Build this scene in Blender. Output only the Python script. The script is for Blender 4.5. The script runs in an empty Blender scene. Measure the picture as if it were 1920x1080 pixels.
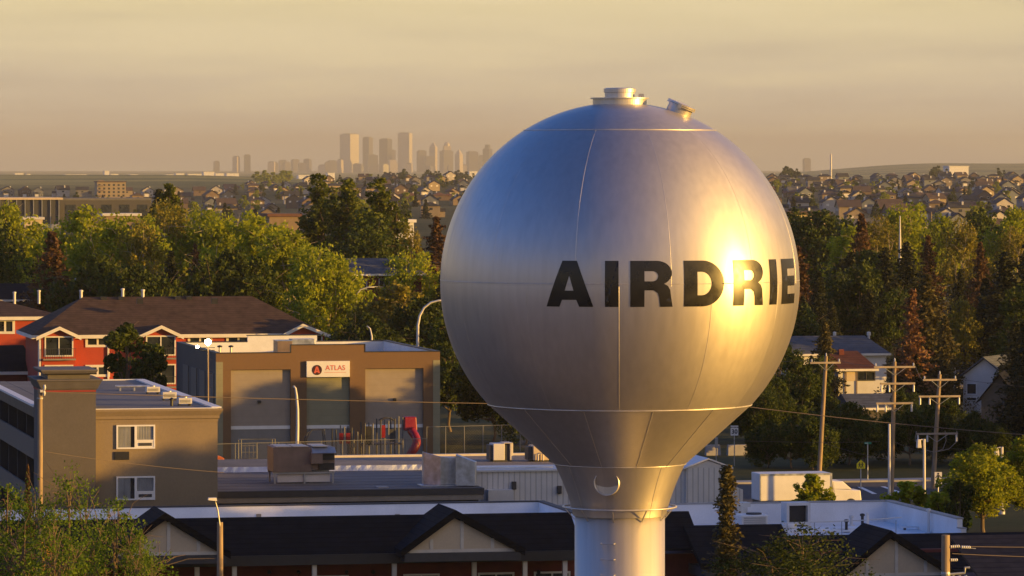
import bpy, bmesh, math, random
import numpy as np
from mathutils import Vector, Matrix
S = bpy.context.scene
COL = S.collection
R = math.radians
PI = math.pi
rnd = random.Random(7)

# ---------------------------------------------------------------- camera
CAM_H = 24.0          # drone height above the street, metres
F = 8640.0            # focal length in pixels of a 1920 px wide frame
HOR = 316.0           # eye level row in that frame
cam = bpy.data.cameras.new('camera')
cam.sensor_width = 36.0
cam.lens = 36.0 * F / 1920.0
cam.shift_y = -(540.0 - HOR) / 1920.0
cam.clip_start = 1.0
cam.clip_end = 120000.0
camo = bpy.data.objects.new('camera', cam)
camo.location = (0, 0, CAM_H)
camo.rotation_euler = (R(90), 0, 0)
COL.objects.link(camo)
S.camera = camo

# ---------------------------------------------------------------- light
SUN_EL = R(4.6)
SUN_DIR = Vector((0.975, -0.20, 0)).normalized() * math.cos(SUN_EL)
SUN_DIR.z = math.sin(SUN_EL)
SUN_ROT = math.atan2(SUN_DIR.x, SUN_DIR.y)
sl = bpy.data.lights.new('sun', 'SUN')
sl.energy = 5.0
sl.angle = R(0.5)
sl.color = (1.0, 0.555, 0.11)
so = bpy.data.objects.new('sun', sl)
so.rotation_euler = SUN_DIR.to_track_quat('Z', 'Y').to_euler()
so.location = (300, -60, 200)
COL.objects.link(so)

W = bpy.data.worlds.new('World')
S.world = W
W.use_nodes = True
nt = W.node_tree
nt.nodes.clear()
def wn(t, **k):
    n = nt.nodes.new(t)
    for a, b in k.items(): setattr(n, a, b)
    return n
def wl(a, b): nt.links.new(a, b)
def wmath(op, a, b=None, clamp=False):
    n = wn('ShaderNodeMath', operation=op, use_clamp=clamp)
    for i, v in enumerate((a, b)):
        if v is None: continue
        if isinstance(v, (int, float)): n.inputs[i].default_value = v
        else: wl(v, n.inputs[i])
    return n.outputs[0]
sky = wn('ShaderNodeTexSky', sky_type='NISHITA', sun_disc=False, sun_elevation=SUN_EL, sun_rotation=SUN_ROT)
sky.air_density = 1.0
sky.dust_density = 1.5
sky.ozone_density = 2.0
tc = wn('ShaderNodeTexCoord')
nrm = wn('ShaderNodeVectorMath', operation='NORMALIZE')
wl(tc.outputs['Generated'], nrm.inputs[0])
sep = wn('ShaderNodeSeparateXYZ')
wl(nrm.outputs[0], sep.inputs[0])
dot = wn('ShaderNodeVectorMath', operation='DOT_PRODUCT')
wl(nrm.outputs[0], dot.inputs[0])
dot.inputs[1].default_value = SUN_DIR
def mrange(v, a, b, c, d, smooth=True):
    n = wn('ShaderNodeMapRange', clamp=True)
    if smooth: n.interpolation_type = 'SMOOTHSTEP'
    wl(v, n.inputs['Value'])
    for k, x in zip(('From Min', 'From Max', 'To Min', 'To Max'), (a, b, c, d)): n.inputs[k].default_value = x
    return n.outputs['Result']
def mixc(fac, a, b, bt='MIX'):
    n = wn('ShaderNodeMix', data_type='RGBA', blend_type=bt)
    n.clamp_factor = True
    for s, v in zip((n.inputs[0], n.inputs[6], n.inputs[7]), (fac, a, b)):
        if isinstance(v, (int, float)): s.default_value = v
        elif isinstance(v, tuple): s.default_value = v + (1,)
        else: wl(v, s)
    return n.outputs[2]
# the dusty band of evening sky over the horizon, thin cloud in it
ramp = wn('ShaderNodeValToRGB')
er = ramp.color_ramp
er.elements[0].position = 0.0; er.elements[0].color = (3.25, 2.8, 2.2, 1)
er.elements[1].position = 1.0; er.elements[1].color = (4.35, 3.65, 2.05, 1)
e = er.elements.new(0.5); e.color = (3.65, 3.1, 2.2, 1)
wl(mrange(sep.outputs['Z'], 0.0, 0.038, 0, 1, False), ramp.inputs[0])
cl = wn('ShaderNodeTexNoise')
cl.inputs['Scale'].default_value = 9.0
cl.inputs['Detail'].default_value = 5.0
cmap = wn('ShaderNodeMapping')
cmap.inputs['Scale'].default_value = (1.6, 1.6, 15)
wl(nrm.outputs[0], cmap.inputs[0]); wl(cmap.outputs[0], cl.inputs['Vector'])
band = mixc(mrange(cl.outputs[0], 0.42, 0.68, 0, 0.6), ramp.outputs[0], (4.7, 3.95, 2.4))
band = mixc(mrange(cl.outputs[0], 0.46, 0.28, 0, 0.3), band, (2.45, 2.05, 1.6))
nish = mixc(1.0, sky.outputs[0], (0.38, 0.92, 1.95), 'MULTIPLY')
up = mixc(mrange(sep.outputs['Z'], 0.12, 0.38, 1, 0), nish, (2.2, 2.08, 2.05))
up = mixc(mrange(sep.outputs['Z'], 0.040, 0.13, 1, 0), up, band)
# pale glow of thin high cloud on the side of the sun
glow = mrange(dot.outputs['Value'], 0.0, 0.97, 0, 0.7)
glowc = mixc(mrange(dot.outputs['Value'], 0.2, 1.0, 0, 1), (1.9, 1.5, 1.42), (5.6, 4.2, 2.5))
full = mixc(glow, up, glowc)
bg = wn('ShaderNodeBackground')
bg.inputs['Strength'].default_value = 0.1
wl(full, bg.inputs['Color'])
wo = wn('ShaderNodeOutputWorld')
wl(bg.outputs[0], wo.inputs['Surface'])

S.view_settings.view_transform = 'Standard'
S.view_settings.look = 'None'
S.view_settings.exposure = 1.0
S.view_settings.gamma = 1.0
S.render.engine = 'CYCLES'
S.cycles.max_bounces = 6
S.cycles.diffuse_bounces = 3
S.cycles.glossy_bounces = 3
S.cycles.transparent_max_bounces = 6
S.cycles.volume_bounces = 0
S.cycles.caustics_reflective = False
S.cycles.caustics_refractive = False
S.cycles.sample_clamp_indirect = 4.0

# ---------------------------------------------------------------- helpers
TH = R(11.7)                      # the street grid is turned this much
CU, SU = math.cos(TH), math.sin(TH)
def at(px, py, Y):                # the point seen at a pixel of the 1920 frame, Y metres out
    return Vector(((px - 960) / F * Y, Y, CAM_H - (py - HOR) / F * Y))
def gx(px, Y): return (px - 960) / F * Y
def gz(py, Y): return CAM_H - (py - HOR) / F * Y

class Frame:
    """Ground frame of a building: u to the right along its front, v away from the street."""
    def __init__(s, x, y, th=TH):
        s.o = Vector((x, y, 0)); s.th = th
        s.u = Vector((math.cos(th), math.sin(th), 0)); s.v = Vector((-math.sin(th), math.cos(th), 0))
    def _ray(s, px, py): return Vector(((px - 960) / F, 1.0, -(py - HOR) / F))
    def loc(s, w):
        d = w - s.o
        return d.dot(s.u), d.dot(s.v), w.z
    def hv(s, px, py, v):         # (u, z) on the plane v
        r = s._ray(px, py); c = Vector((0, 0, CAM_H)) - s.o
        t = (v - Vector((c.x, c.y, 0)).dot(s.v)) / r.dot(s.v)
        a = s.loc(Vector((0, 0, CAM_H)) + r * t); return a[0], a[2]
    def hu(s, px, py, u):         # (v, z) on the plane u
        r = s._ray(px, py); c = Vector((0, 0, CAM_H)) - s.o
        t = (u - Vector((c.x, c.y, 0)).dot(s.u)) / r.dot(s.u)
        a = s.loc(Vector((0, 0, CAM_H)) + r * t); return a[1], a[2]
    def hz(s, px, py, z):         # (u, v) on the level z
        r = s._ray(px, py); t = (z - CAM_H) / r.z
        a = s.loc(Vector((0, 0, CAM_H)) + r * t); return a[0], a[1]

def link(o, parent=None):
    COL.objects.link(o)
    if parent is not None: o.parent = parent
    return o
def tag(o, label, cat, group=None):
    o['label'] = label; o['category'] = cat
    if group: o['group'] = group
    return o
def thing(name, label, cat, loc=(0, 0, 0), rz=0.0, group=None):
    o = bpy.data.objects.new(name, None)
    o.location = loc; o.rotation_euler = (0, 0, rz)
    o.empty_display_size = 0.2
    link(o); return tag(o, label, cat, group)
def fthing(name, label, cat, fr, group=None):
    return thing(name, label, cat, fr.o, fr.th, group)
def dup(root, loc=None, rz=None, scale=None, label=None, group=None, parent=None):
    c = root.copy(); link(c, parent)
    if loc is not None: c.location = loc
    if rz is not None: c.rotation_euler = (0, 0, rz)
    if scale is not None: c.scale = scale if isinstance(scale, tuple) else (scale,) * 3
    if label: c['label'] = label
    if group: c['group'] = group
    for ch in list(root.children): dup(ch, parent=c)
    return c

class MB:
    """Collects shapes; build() links them as one mesh object."""
    def __init__(s): s.v = []; s.f = []; s.m = []; s.mi = 0
    def quad(s, *p):
        n = len(s.v); s.v += [tuple(q) for q in p]; s.f.append(tuple(range(n, n + len(p)))); s.m.append(s.mi); return s
    def add(s, vs, fs):
        n = len(s.v); s.v += [tuple(q) for q in vs]
        for f in fs: s.f.append(tuple(i + n for i in f)); s.m.append(s.mi)
        return s
    def box(s, a, b):
        x0, x1 = sorted((a[0], b[0])); y0, y1 = sorted((a[1], b[1])); z0, z1 = sorted((a[2], b[2]))
        return s.add([(x0, y0, z0), (x1, y0, z0), (x1, y1, z0), (x0, y1, z0), (x0, y0, z1), (x1, y0, z1), (x1, y1, z1), (x0, y1, z1)],
              [(0, 3, 2, 1), (4, 5, 6, 7), (0, 1, 5, 4), (1, 2, 6, 5), (2, 3, 7, 6), (3, 0, 4, 7)])
    def hull(s, lo, hi):          # prism between two polygons with as many corners
        n = len(lo); k = [tuple(range(n - 1, -1, -1)), tuple(range(n, 2 * n))]
        k += [(i, (i + 1) % n, n + (i + 1) % n, n + i) for i in range(n)]
        return s.add(list(lo) + list(hi), k)
    def prism(s, poly, z0, z1):
        return s.hull([(x, y, z0) for x, y in poly], [(x, y, z1) for x, y in poly])
    def bar(s, a, b, w, h=None):  # square bar from a to b
        a = Vector(a); b = Vector(b); h = h or w
        d = (b - a).normalized()
        x = d.cross(Vector((0, 0, 1)))
        x = Vector((1, 0, 0)) if x.length < 1e-4 else x.normalized()
        y = x.cross(d).normalized()
        q = [(-w / 2, -h / 2), (w / 2, -h / 2), (w / 2, h / 2), (-w / 2, h / 2)]
        return s.hull([a + x * i + y * j for i, j in q], [b + x * i + y * j for i, j in q])
    def tube(s, pts, rad, n=8, cap=True):
        pts = [Vector(p) for p in pts]
        rad = rad if hasattr(rad, '__len__') else [rad] * len(pts)
        base = len(s.v); up = None
        for i, p in enumerate(pts):
            d = (pts[min(i + 1, len(pts) - 1)] - pts[max(i - 1, 0)]).normalized()
            if up is None:
                up = Vector((0, 0, 1)) if abs(d.z) < .9 else Vector((1, 0, 0))
            x = d.cross(up).normalized(); up = x.cross(d).normalized()
            for k in range(n):
                a = 2 * PI * k / n
                s.v.append(tuple(p + (x * math.cos(a) + up * math.sin(a)) * rad[i]))
        for i in range(len(pts) - 1):
            for k in range(n):
                a = base + i * n + k; b = base + i * n + (k + 1) % n
                s.f.append((a, b, b + n, a + n)); s.m.append(s.mi)
        if cap:
            s.f.append(tuple(base + k for k in range(n - 1, -1, -1))); s.m.append(s.mi)
            t = base + (len(pts) - 1) * n
            s.f.append(tuple(t + k for k in range(n))); s.m.append(s.mi)
        return s
    def lathe(s, prof, n=32, c=(0, 0, 0), cap=True):
        base = len(s.v)
        for r, z in prof:
            for k in range(n):
                a = 2 * PI * k / n
                s.v.append((c[0] + r * math.cos(a), c[1] + r * math.sin(a), c[2] + z))
        for i in range(len(prof) - 1):
            for k in range(n):
                a = base + i * n + k; b = base + i * n + (k + 1) % n
                s.f.append((a, b, b + n, a + n)); s.m.append(s.mi)
        if cap:
            s.f.append(tuple(base + k for k in range(n - 1, -1, -1))); s.m.append(s.mi)
            t = base + (len(prof) - 1) * n
            s.f.append(tuple(t + k for k in range(n))); s.m.append(s.mi)
        return s
    def xf(s, M):
        s.v = [tuple(M @ Vector(q)) for q in s.v]; return s
    def build(s, name, mat, parent=None, smooth=False, bevel=0.0):
        me = bpy.data.meshes.new(name)
        me.from_pydata(s.v, [], s.f)
        for m in (mat if isinstance(mat, (list, tuple)) else [mat]): me.materials.append(m)
        if isinstance(mat, (list, tuple)) and len(mat) > 1:
            me.polygons.foreach_set('material_index', s.m)
        if smooth: me.polygons.foreach_set('use_smooth', [True] * len(me.polygons))
        me.update()
        o = link(bpy.data.objects.new(name, me), parent)
        if bevel:
            b = o.modifiers.new('bevel', 'BEVEL'); b.width = bevel; b.segments = 2; b.limit_method = 'ANGLE'
        return o

# ---------------------------------------------------------------- materials
def newmat(name):
    m = bpy.data.materials.new(name); m.use_nodes = True
    t = m.node_tree; p = t.nodes['Principled BSDF']
    return m, t, p
def noise(t, scale, detail=4.0, src='Object', stretch=None, rough=0.55):
    c = t.nodes.new('ShaderNodeTexCoord')
    n = t.nodes.new('ShaderNodeTexNoise')
    n.inputs['Scale'].default_value = scale; n.inputs['Detail'].default_value = detail
    n.inputs['Roughness'].default_value = rough
    if stretch:
        mp = t.nodes.new('ShaderNodeMapping'); mp.inputs['Scale'].default_value = stretch
        t.links.new(c.outputs[src], mp.inputs[0]); t.links.new(mp.outputs[0], n.inputs['Vector'])
    else: t.links.new(c.outputs[src], n.inputs['Vector'])
    return n.outputs[0]
def rng(t, v, a, b, c, d):
    n = t.nodes.new('ShaderNodeMapRange'); n.clamp = True
    t.links.new(v, n.inputs['Value'])
    for k, x in zip(('From Min', 'From Max', 'To Min', 'To Max'), (a, b, c, d)): n.inputs[k].default_value = x
    return n.outputs['Result']
def tmix(t, fac, a, b, bt='MIX'):
    n = t.nodes.new('ShaderNodeMix'); n.data_type = 'RGBA'; n.blend_type = bt
    for s_, v in zip((n.inputs[0], n.inputs[6], n.inputs[7]), (fac, a, b)):
        if isinstance(v, (int, float)): s_.default_value = v
        elif isinstance(v, (tuple, list)): s_.default_value = tuple(v)[:3] + (1,)
        else: t.links.new(v, s_)
    return n.outputs[2]
def bump(t, p, h, dist=0.02, strength=0.6):
    b = t.nodes.new('ShaderNodeBump'); b.inputs['Distance'].default_value = dist
    b.inputs['Strength'].default_value = strength
    t.links.new(h, b.inputs['Height']); t.links.new(b.outputs[0], p.inputs['Normal'])
def paint(name, c, rough=0.7, var=0.25, scale=1.5, metal=0.0, stretch=None, bmp=0.0, fine=0.0, vary=0.0, spec=None):
    """Weathered plain surface: colour with soft blotches, fine grain and optional per-object variation."""
    m, t, p = newmat(name)
    a = tuple(x * (1 - var) for x in c); b = tuple(min(1, x * (1 + var)) for x in c)
    n = noise(t, scale, 6.0, stretch=stretch)
    col = tmix(t, rng(t, n, 0.3, 0.7, 0, 1), a, b)
    if fine:
        n2 = noise(t, scale * 18, 2.0)
        col = tmix(t, rng(t, n2, 0.3, 0.7, 0, fine), col, tuple(x * 0.45 for x in c))
    if vary:
        oi = t.nodes.new('ShaderNodeObjectInfo')
        col = tmix(t, rng(t, oi.outputs['Random'], 0, 1, 0, vary), col, tuple(x * 0.35 for x in c))
    t.links.new(col, p.inputs['Base Color'])
    p.inputs['Roughness'].default_value = rough; p.inputs['Metallic'].default_value = metal
    if spec is not None: p.inputs['Specular IOR Level'].default_value = spec
    t.links.new(rng(t, n, 0.2, 0.8, max(0.03, rough - .1), min(1, rough + .1)), p.inputs['Roughness'])
    if bmp: bump(t, p, noise(t, scale * 20, 3.0), bmp)
    return m
def striped(name, c, c2, period, axis='Z', width=0.12, rough=0.7, var=0.2, dist=0.02):
    """Siding, corrugated sheet or shingle courses: a repeated line every `period` metres on top of blotches."""
    m, t, p = newmat(name)
    tcn = t.nodes.new('ShaderNodeTexCoord'); sp = t.nodes.new('ShaderNodeSeparateXYZ')
    t.links.new(tcn.outputs['Object'], sp.inputs[0])
    def mt(op, a, b=None):
        n = t.nodes.new('ShaderNodeMath'); n.operation = op
        for i, v in enumerate((a, b)):
            if v is None: continue
            if isinstance(v, (int, float)): n.inputs[i].default_value = v
            else: t.links.new(v, n.inputs[i])
        return n.outputs[0]
    src = sp.outputs[axis] if axis in 'XYZ' else mt('ADD', sp.outputs['X'], sp.outputs['Y'])
    fr = mt('FRACT', mt('DIVIDE', src, period))
    line = rng(t, mt('ABSOLUTE', mt('SUBTRACT', fr, 0.5)), 0.5 - width, 0.5, 0, 1)
    n = noise(t, 1.2, 6.0)
    col = tmix(t, rng(t, n, 0.3, 0.7, 0, 1), tuple(x * (1 - var) for x in c), tuple(min(1, x * (1 + var)) for x in c))
    col = tmix(t, line, col, c2)
    t.links.new(col, p.inputs['Base Color']); p.inputs['Roughness'].default_value = rough
    if rough > .8: p.inputs['Specular IOR Level'].default_value = 0.12
    bump(t, p, mt('MULTIPLY', line, -1.0), dist)
    return m
def glass(name, c=(0.015, 0.018, 0.02), rough=0.08):
    m, t, p = newmat(name)
    col = tmix(t, rng(t, noise(t, 0.9, 3.0), 0.35, 0.7, 0, 1), c, tuple(x * 3 for x in c))
    t.links.new(col, p.inputs['Base Color']); p.inputs['Roughness'].default_value = rough
    p.inputs['Specular IOR Level'].default_value = 0.7
    return m
M = {}
M['white'] = paint('white_paint', (0.78, 0.77, 0.75), 0.55, 0.06, 1.2, fine=0.05)
M['membrane'] = paint('roof_membrane_white', (0.80, 0.81, 0.83), 0.6, 0.10, 0.5, fine=0.10)
M['trim'] = paint('white_trim', (0.74, 0.70, 0.62), 0.6, 0.08, 1.0)
M['black'] = paint('black_metal', (0.02, 0.02, 0.022), 0.5, 0.2)
M['dark_trim'] = paint('charcoal_trim', (0.045, 0.045, 0.048), 0.6, 0.2)
M['shingle_black'] = striped('shingle_black', (0.010, 0.0105, 0.013), (0.005, 0.005, 0.006), 0.22, 'Z', 0.16, 0.9, 0.35)
M['shingle_brown'] = striped('shingle_brown', (0.085, 0.055, 0.040), (0.05, 0.032, 0.024), 0.2, 'Z', 0.15, 0.9, 0.3)
M['shingle_grey'] = striped('shingle_grey', (0.10, 0.11, 0.125), (0.06, 0.065, 0.075), 0.2, 'Z', 0.15, 0.9, 0.25)
M['shingle_red'] = striped('shingle_redbrown', (0.12, 0.05, 0.035), (0.07, 0.03, 0.02), 0.2, 'Z', 0.15, 0.9, 0.25)
M['glass'] = glass('window_glass')
def clear_glass():
    m = bpy.data.materials.new('clear_pane'); m.use_nodes = True
    t = m.node_tree; p = t.nodes['Principled BSDF']; o = t.nodes['Material Output']
    p.inputs['Roughness'].default_value = 0.05; p.inputs['Base Color'].default_value = (.02, .02, .02, 1)
    tr = t.nodes.new('ShaderNodeBsdfTransparent'); mx = t.nodes.new('ShaderNodeMixShader')
    t.links.new(rng(t, noise(t, 1.0, 3.0), .3, .7, .55, .72), mx.inputs[0])
    t.links.new(p.outputs[0], mx.inputs[1]); t.links.new(tr.outputs[0], mx.inputs[2]); t.links.new(mx.outputs[0], o.inputs['Surface'])
    return m
M['clear'] = clear_glass()
M['wood_pole'] = paint('weathered_pole_wood', (0.30, 0.22, 0.14), 0.85, 0.35, 1.2, stretch=(6, 6, 0.5), bmp=0.01)
M['galv'] = paint('galvanised_steel', (0.50, 0.53, 0.56), 0.42, 0.28, 2.2, metal=0.75)
M['grey_metal'] = paint('grey_metal', (0.36, 0.37, 0.38), 0.45, 0.15, metal=0.5)
M['asphalt'] = paint('asphalt', (0.05, 0.05, 0.052), 0.9, 0.3, 0.25, fine=0.3)
M['roof_tar'] = paint('grey_roofing_felt', (0.15, 0.147, 0.145), 0.85, 0.28, 0.35, fine=0.25, bmp=0.01)
M['gravel'] = paint('roof_gravel', (0.26, 0.235, 0.21), 0.95, 0.25, 0.8, fine=0.6, bmp=0.03)
M['concrete'] = paint('concrete', (0.36, 0.35, 0.33), 0.85, 0.2, 0.6, fine=0.15)
# ---------------------------------------------------------------- terrain: one sheet to the horizon
_YT = [-4000, 700, 1200, 1800, 2500, 3200, 4000, 4700, 5500, 6500, 7500, 9000, 12000, 16000, 20000, 46000]
_L  = [0, 0, 0, 0, 1, 2, 3, 4, 8, 15, 11, 0, 0, 0, 0, 0]
_Cc = [0, 0, 0, 1, 4, 8, 13, 13, 8, 3, 0, 0, 0, 0, 0, 0]
_Rr = [0, 0, 0, 1, 4, 8, 13.5, 13, 8, 3, 0, 0, 22, 44, 10, 0]
def ground_z(x, y):
    s = x / max(y, 300.0)                 # -0.11 .. 0.11 across the view
    a = np.interp(y, _YT, _L); b = np.interp(y, _YT, _Cc); c = np.interp(y, _YT, _Rr)
    w = max(0.0, min(1.0, (s + 0.075) / 0.055)); w = w * w * (3 - 2 * w)
    v = max(0.0, min(1.0, (s - 0.045) / 0.05)); v = v * v * (3 - 2 * v)
    z = a * (1 - w) + b * w
    z = z * (1 - v) + c * v
    if y > 900: z += (math.sin(x / 310.0 + y / 700.0) + math.sin(x / 130.0 - y / 400.0)) * min(1.2, (y - 900) / 1500.0) * 0.6
    return float(z)
def make_ground():
    ys = [-4000, -1500, -500, 0, 200, 300, 400, 500, 600, 700, 900]
    y = 1000.0
    while y < 46000: ys.append(y); y *= 1.055
    ys.append(46000)
    xs = [-12000, -6000, -3500] + list(np.linspace(-2600, 2600, 79)) + [3500, 6000, 12000]
    v = [(x, y, ground_z(x, y) if abs(x) < 4000 else 0.0) for y in ys for x in xs]
    n = len(xs)
    f = [(j * n + i, j * n + i + 1, (j + 1) * n + i + 1, (j + 1) * n + i) for j in range(len(ys) - 1) for i in range(n - 1)]
    m, t, p = newmat('land')
    big = noise(t, 0.0016, 5.0); mid = noise(t, 0.03, 6.0); sm = noise(t, 0.6, 4.0)
    c = tmix(t, rng(t, mid, 0.35, 0.65, 0, 1), (0.03, 0.045, 0.012), (0.075, 0.072, 0.03))
    c = tmix(t, rng(t, big, 0.44, 0.58, 0, 0.8), c, (0.17, 0.15, 0.06))
    c = tmix(t, rng(t, sm, 0.4, 0.7, 0, 0.5), c, (0.03, 0.035, 0.015))
    tcn = t.nodes.new('ShaderNodeTexCoord'); sp = t.nodes.new('ShaderNodeSeparateXYZ'); t.links.new(tcn.outputs['Object'], sp.inputs[0])
    fld = tmix(t, rng(t, noise(t, 0.0022, 3.0), .42, .56, 0, 1), (0.13, 0.14, 0.045), (0.30, 0.27, 0.085))
    c = tmix(t, rng(t, sp.outputs['Y'], 4600, 5200, 0, 1), c, fld)
    t.links.new(c, p.inputs['Base Color']); p.inputs['Roughness'].default_value = 0.95
    p.inputs['Specular IOR Level'].default_value = 0.1
    me = bpy.data.meshes.new('ground'); me.from_pydata(v, [], f); me.materials.append(m)
    me.polygons.foreach_set('use_smooth', [True] * len(f))
    o = link(bpy.data.objects.new('ground', me)); o['kind'] = 'structure'
make_ground()

# ---------------------------------------------------------------- haze: a box of even, pale air
hz = MB().box((-13000, -4500, -6), (13000, 47000, 330))
hm = bpy.data.materials.new('haze_air'); hm.use_nodes = True
hm.node_tree.nodes.clear()
_o = hm.node_tree.nodes.new('ShaderNodeOutputMaterial'); _v = hm.node_tree.nodes.new('ShaderNodeVolumePrincipled')
_v.inputs['Color'].default_value = (0.58, 0.61, 0.65, 1)
_v.inputs['Density'].default_value = 4.7e-5
_v.inputs['Anisotropy'].default_value = 0.0
hm.node_tree.links.new(_v.outputs[0], _o.inputs['Volume'])
ho = hz.build('haze', hm); ho['kind'] = 'stuff'
ho.display_type = 'WIRE'
ANR = 0.25
# ---------------------------------------------------------------- the water tower
def metal_tank(name, base, rough, diff, aniso, wide=0.0):
    """Aluminium painted steel: plates of slightly different tone, vertical streaks, scuffs."""
    m, t, p = newmat(name)
    st = noise(t, 1.0, 6.0, stretch=(5.0, 5.0, 0.35)); bl = noise(t, 0.45, 5.0); fn = noise(t, 16.0, 3.0)
    c = tmix(t, rng(t, st, 0.3, 0.7, 0, 1), tuple(x * 0.93 for x in base), tuple(x * 1.04 for x in base))
    c = tmix(t, rng(t, bl, 0.35, 0.75, 0, 0.12), c, tuple(x * 0.72 for x in base))
    # each plate has its own tone
    tcn = t.nodes.new('ShaderNodeTexCoord'); sp = t.nodes.new('ShaderNodeSeparateXYZ'); t.links.new(tcn.outputs['Object'], sp.inputs[0])
    def mt(op, a, b=None):
        n = t.nodes.new('ShaderNodeMath'); n.operation = op
        for i, v in enumerate((a, b)):
            if v is None: continue
            if isinstance(v, (int, float)): n.inputs[i].default_value = v
            else: t.links.new(v, n.inputs[i])
        return n.outputs[0]
    az_ = mt('ARCTAN2', sp.outputs['X'], mt('MULTIPLY', sp.outputs['Y'], -1.0))
    up_ = mt('GREATER_THAN', sp.outputs['Z'], TZ); lo_ = mt('LESS_THAN', sp.outputs['Z'], ZC0)
    off = mt('ADD', mt('MULTIPLY', up_, R(15.3)), mt('ADD', mt('MULTIPLY', lo_, R(15.4)), R(1.6)))
    pid = mt('ADD', mt('FLOOR', mt('DIVIDE', mt('ADD', az_, off), R(30))), mt('ADD', mt('MULTIPLY', up_, 31.0), mt('MULTIPLY', lo_, 57.0)))
    pid = mt('MULTIPLY', pid, mt('LESS_THAN', sp.outputs['Z'], ZTOPV))
    wnz = t.nodes.new('ShaderNodeTexWhiteNoise'); wnz.noise_dimensions = '1D'; t.links.new(pid, wnz.inputs['W'])
    c = tmix(t, rng(t, wnz.outputs['Value'], 0, 1, 0, .34), c, tuple(x * .62 for x in base))
    # faint dirt runs
    run = noise(t, 1.0, 2.0, stretch=(2.2, 2.2, .07))
    c = tmix(t, rng(t, run, .56, .80, 0, .10), c, (.22, .18, .14))
    t.links.new(c, p.inputs['Base Color'])
    p.inputs['Metallic'].default_value = 1 - diff
    p.inputs['Coat Weight'].default_value = 0.35; p.inputs['Coat Roughness'].default_value = 0.22
    r = tmix(t, rng(t, st, 0.25, 0.75, 0, 1), (rough - .02,) * 3, (rough + .03,) * 3)
    t.links.new(r, p.inputs['Roughness'])
    h = tmix(t, 0.6, bl, fn)
    bump(t, p, h, 0.02, 0.07)
    if aniso:
        p.inputs['Anisotropic'].default_value = aniso; p.inputs['Anisotropic Rotation'].default_value = ANR
        tg = t.nodes.new('ShaderNodeTangent'); tg.direction_type = 'RADIAL'; tg.axis = 'Z'; t.links.new(tg.outputs[0], p.inputs['Tangent'])
    if wide:      # weathered paint: a tight and a wide lobe together
        p2 = t.nodes.new('ShaderNodeBsdfPrincipled'); t.links.new(c, p2.inputs['Base Color'])
        p2.inputs['Metallic'].default_value = 1.0; p2.inputs['Roughness'].default_value = .64
        p2.inputs['Anisotropic'].default_value = .35; p2.inputs['Anisotropic Rotation'].default_value = ANR
        tg = t.nodes.new('ShaderNodeTangent'); tg.direction_type = 'RADIAL'; tg.axis = 'Z'; t.links.new(tg.outputs[0], p2.inputs['Tangent'])
        mx = t.nodes.new('ShaderNodeMixShader'); mx.inputs[0].default_value = wide
        t.links.new(p.outputs[0], mx.inputs[1]); t.links.new(p2.outputs[0], mx.inputs[2]); t.links.new(mx.outputs[0], t.nodes['Material Output'].inputs['Surface'])
    return m
TX, TY, TZ, TR = gx(1162, 154), 154.0, gz(529, 154), 6.0
ZC0, ZTOPV = gz(769, 150.2), gz(243, 151)
tower = thing('water_tower', 'huge silver spherical water tower lettered AIRDRIE on a slim column', 'water tower', (TX, TY, 0), 0)
M['tank'] = metal_tank('silver_tank_paint', (0.65, 0.605, 0.565), 0.35, 0.06, 0.35, 0.42)
M['column'] = metal_tank('silver_column_paint', (0.72, 0.67, 0.62), 0.36, 0.5, 0.0, 0.7)
M['letter'] = paint('black_letter_paint', (0.012, 0.011, 0.010), 0.30, 0.3, 2.0)
M['weld'] = paint('bright_weld_metal', (0.62, 0.58, 0.54), 0.4, 0.2, metal=0.6)
def zt(py, Y=None): return gz(py, Y or TY)
ZC1, ZN = zt(877, 151.8), zt(972, 152.5)
prof = []
a0 = math.asin((ZC0 - TZ) / TR)
for i in range(91):
    a = PI / 2 - (PI / 2 - a0) * i / 90
    prof.append((max(TR * math.cos(a), 0.001), TZ + TR * math.sin(a)))
r0 = TR * math.cos(a0)
PX = 154.0 / F
R1, R2 = 124 * PX, 84.5 * PX
for i in range(1, 13):
    f_ = i / 12; prof.append((r0 + (R1 - r0) * f_, ZC0 + (ZC1 - ZC0) * f_))
MB().lathe(list(reversed(prof)), 160, cap=False).build('tank', M['tank'], tower, True)
# flared neck: lens of plates that curves into the column
neck = []
for i in range(17):
    f_ = i / 16
    neck.append((R2 + 0.06 + (R1 - 0.02 - R2 - 0.06) * (1 - f_) ** 1.35, ZC1 + (ZN - ZC1) * f_))
MB().lathe(list(reversed(neck)), 128, cap=False).build('neck', M['tank'], tower, True)
MB().lathe([(R2 + 2.2, 0.0), (R2 + 1.6, 1.2), (R2 + .5, 3.6), (R2, 5.5), (R2, ZN + 0.25)], 128, cap=True).build('column', M['column'], tower, True)

def sph(phi, z, off=0.0):
    """Point of the ball at azimuth phi (0 = towards the street, + right) and height z."""
    r = math.sqrt(max(0, TR * TR - (z - TZ) ** 2)); k = (TR + off) / TR
    return (r * k * math.sin(phi), -r * k * math.cos(phi), TZ + (z - TZ) * k)
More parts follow.
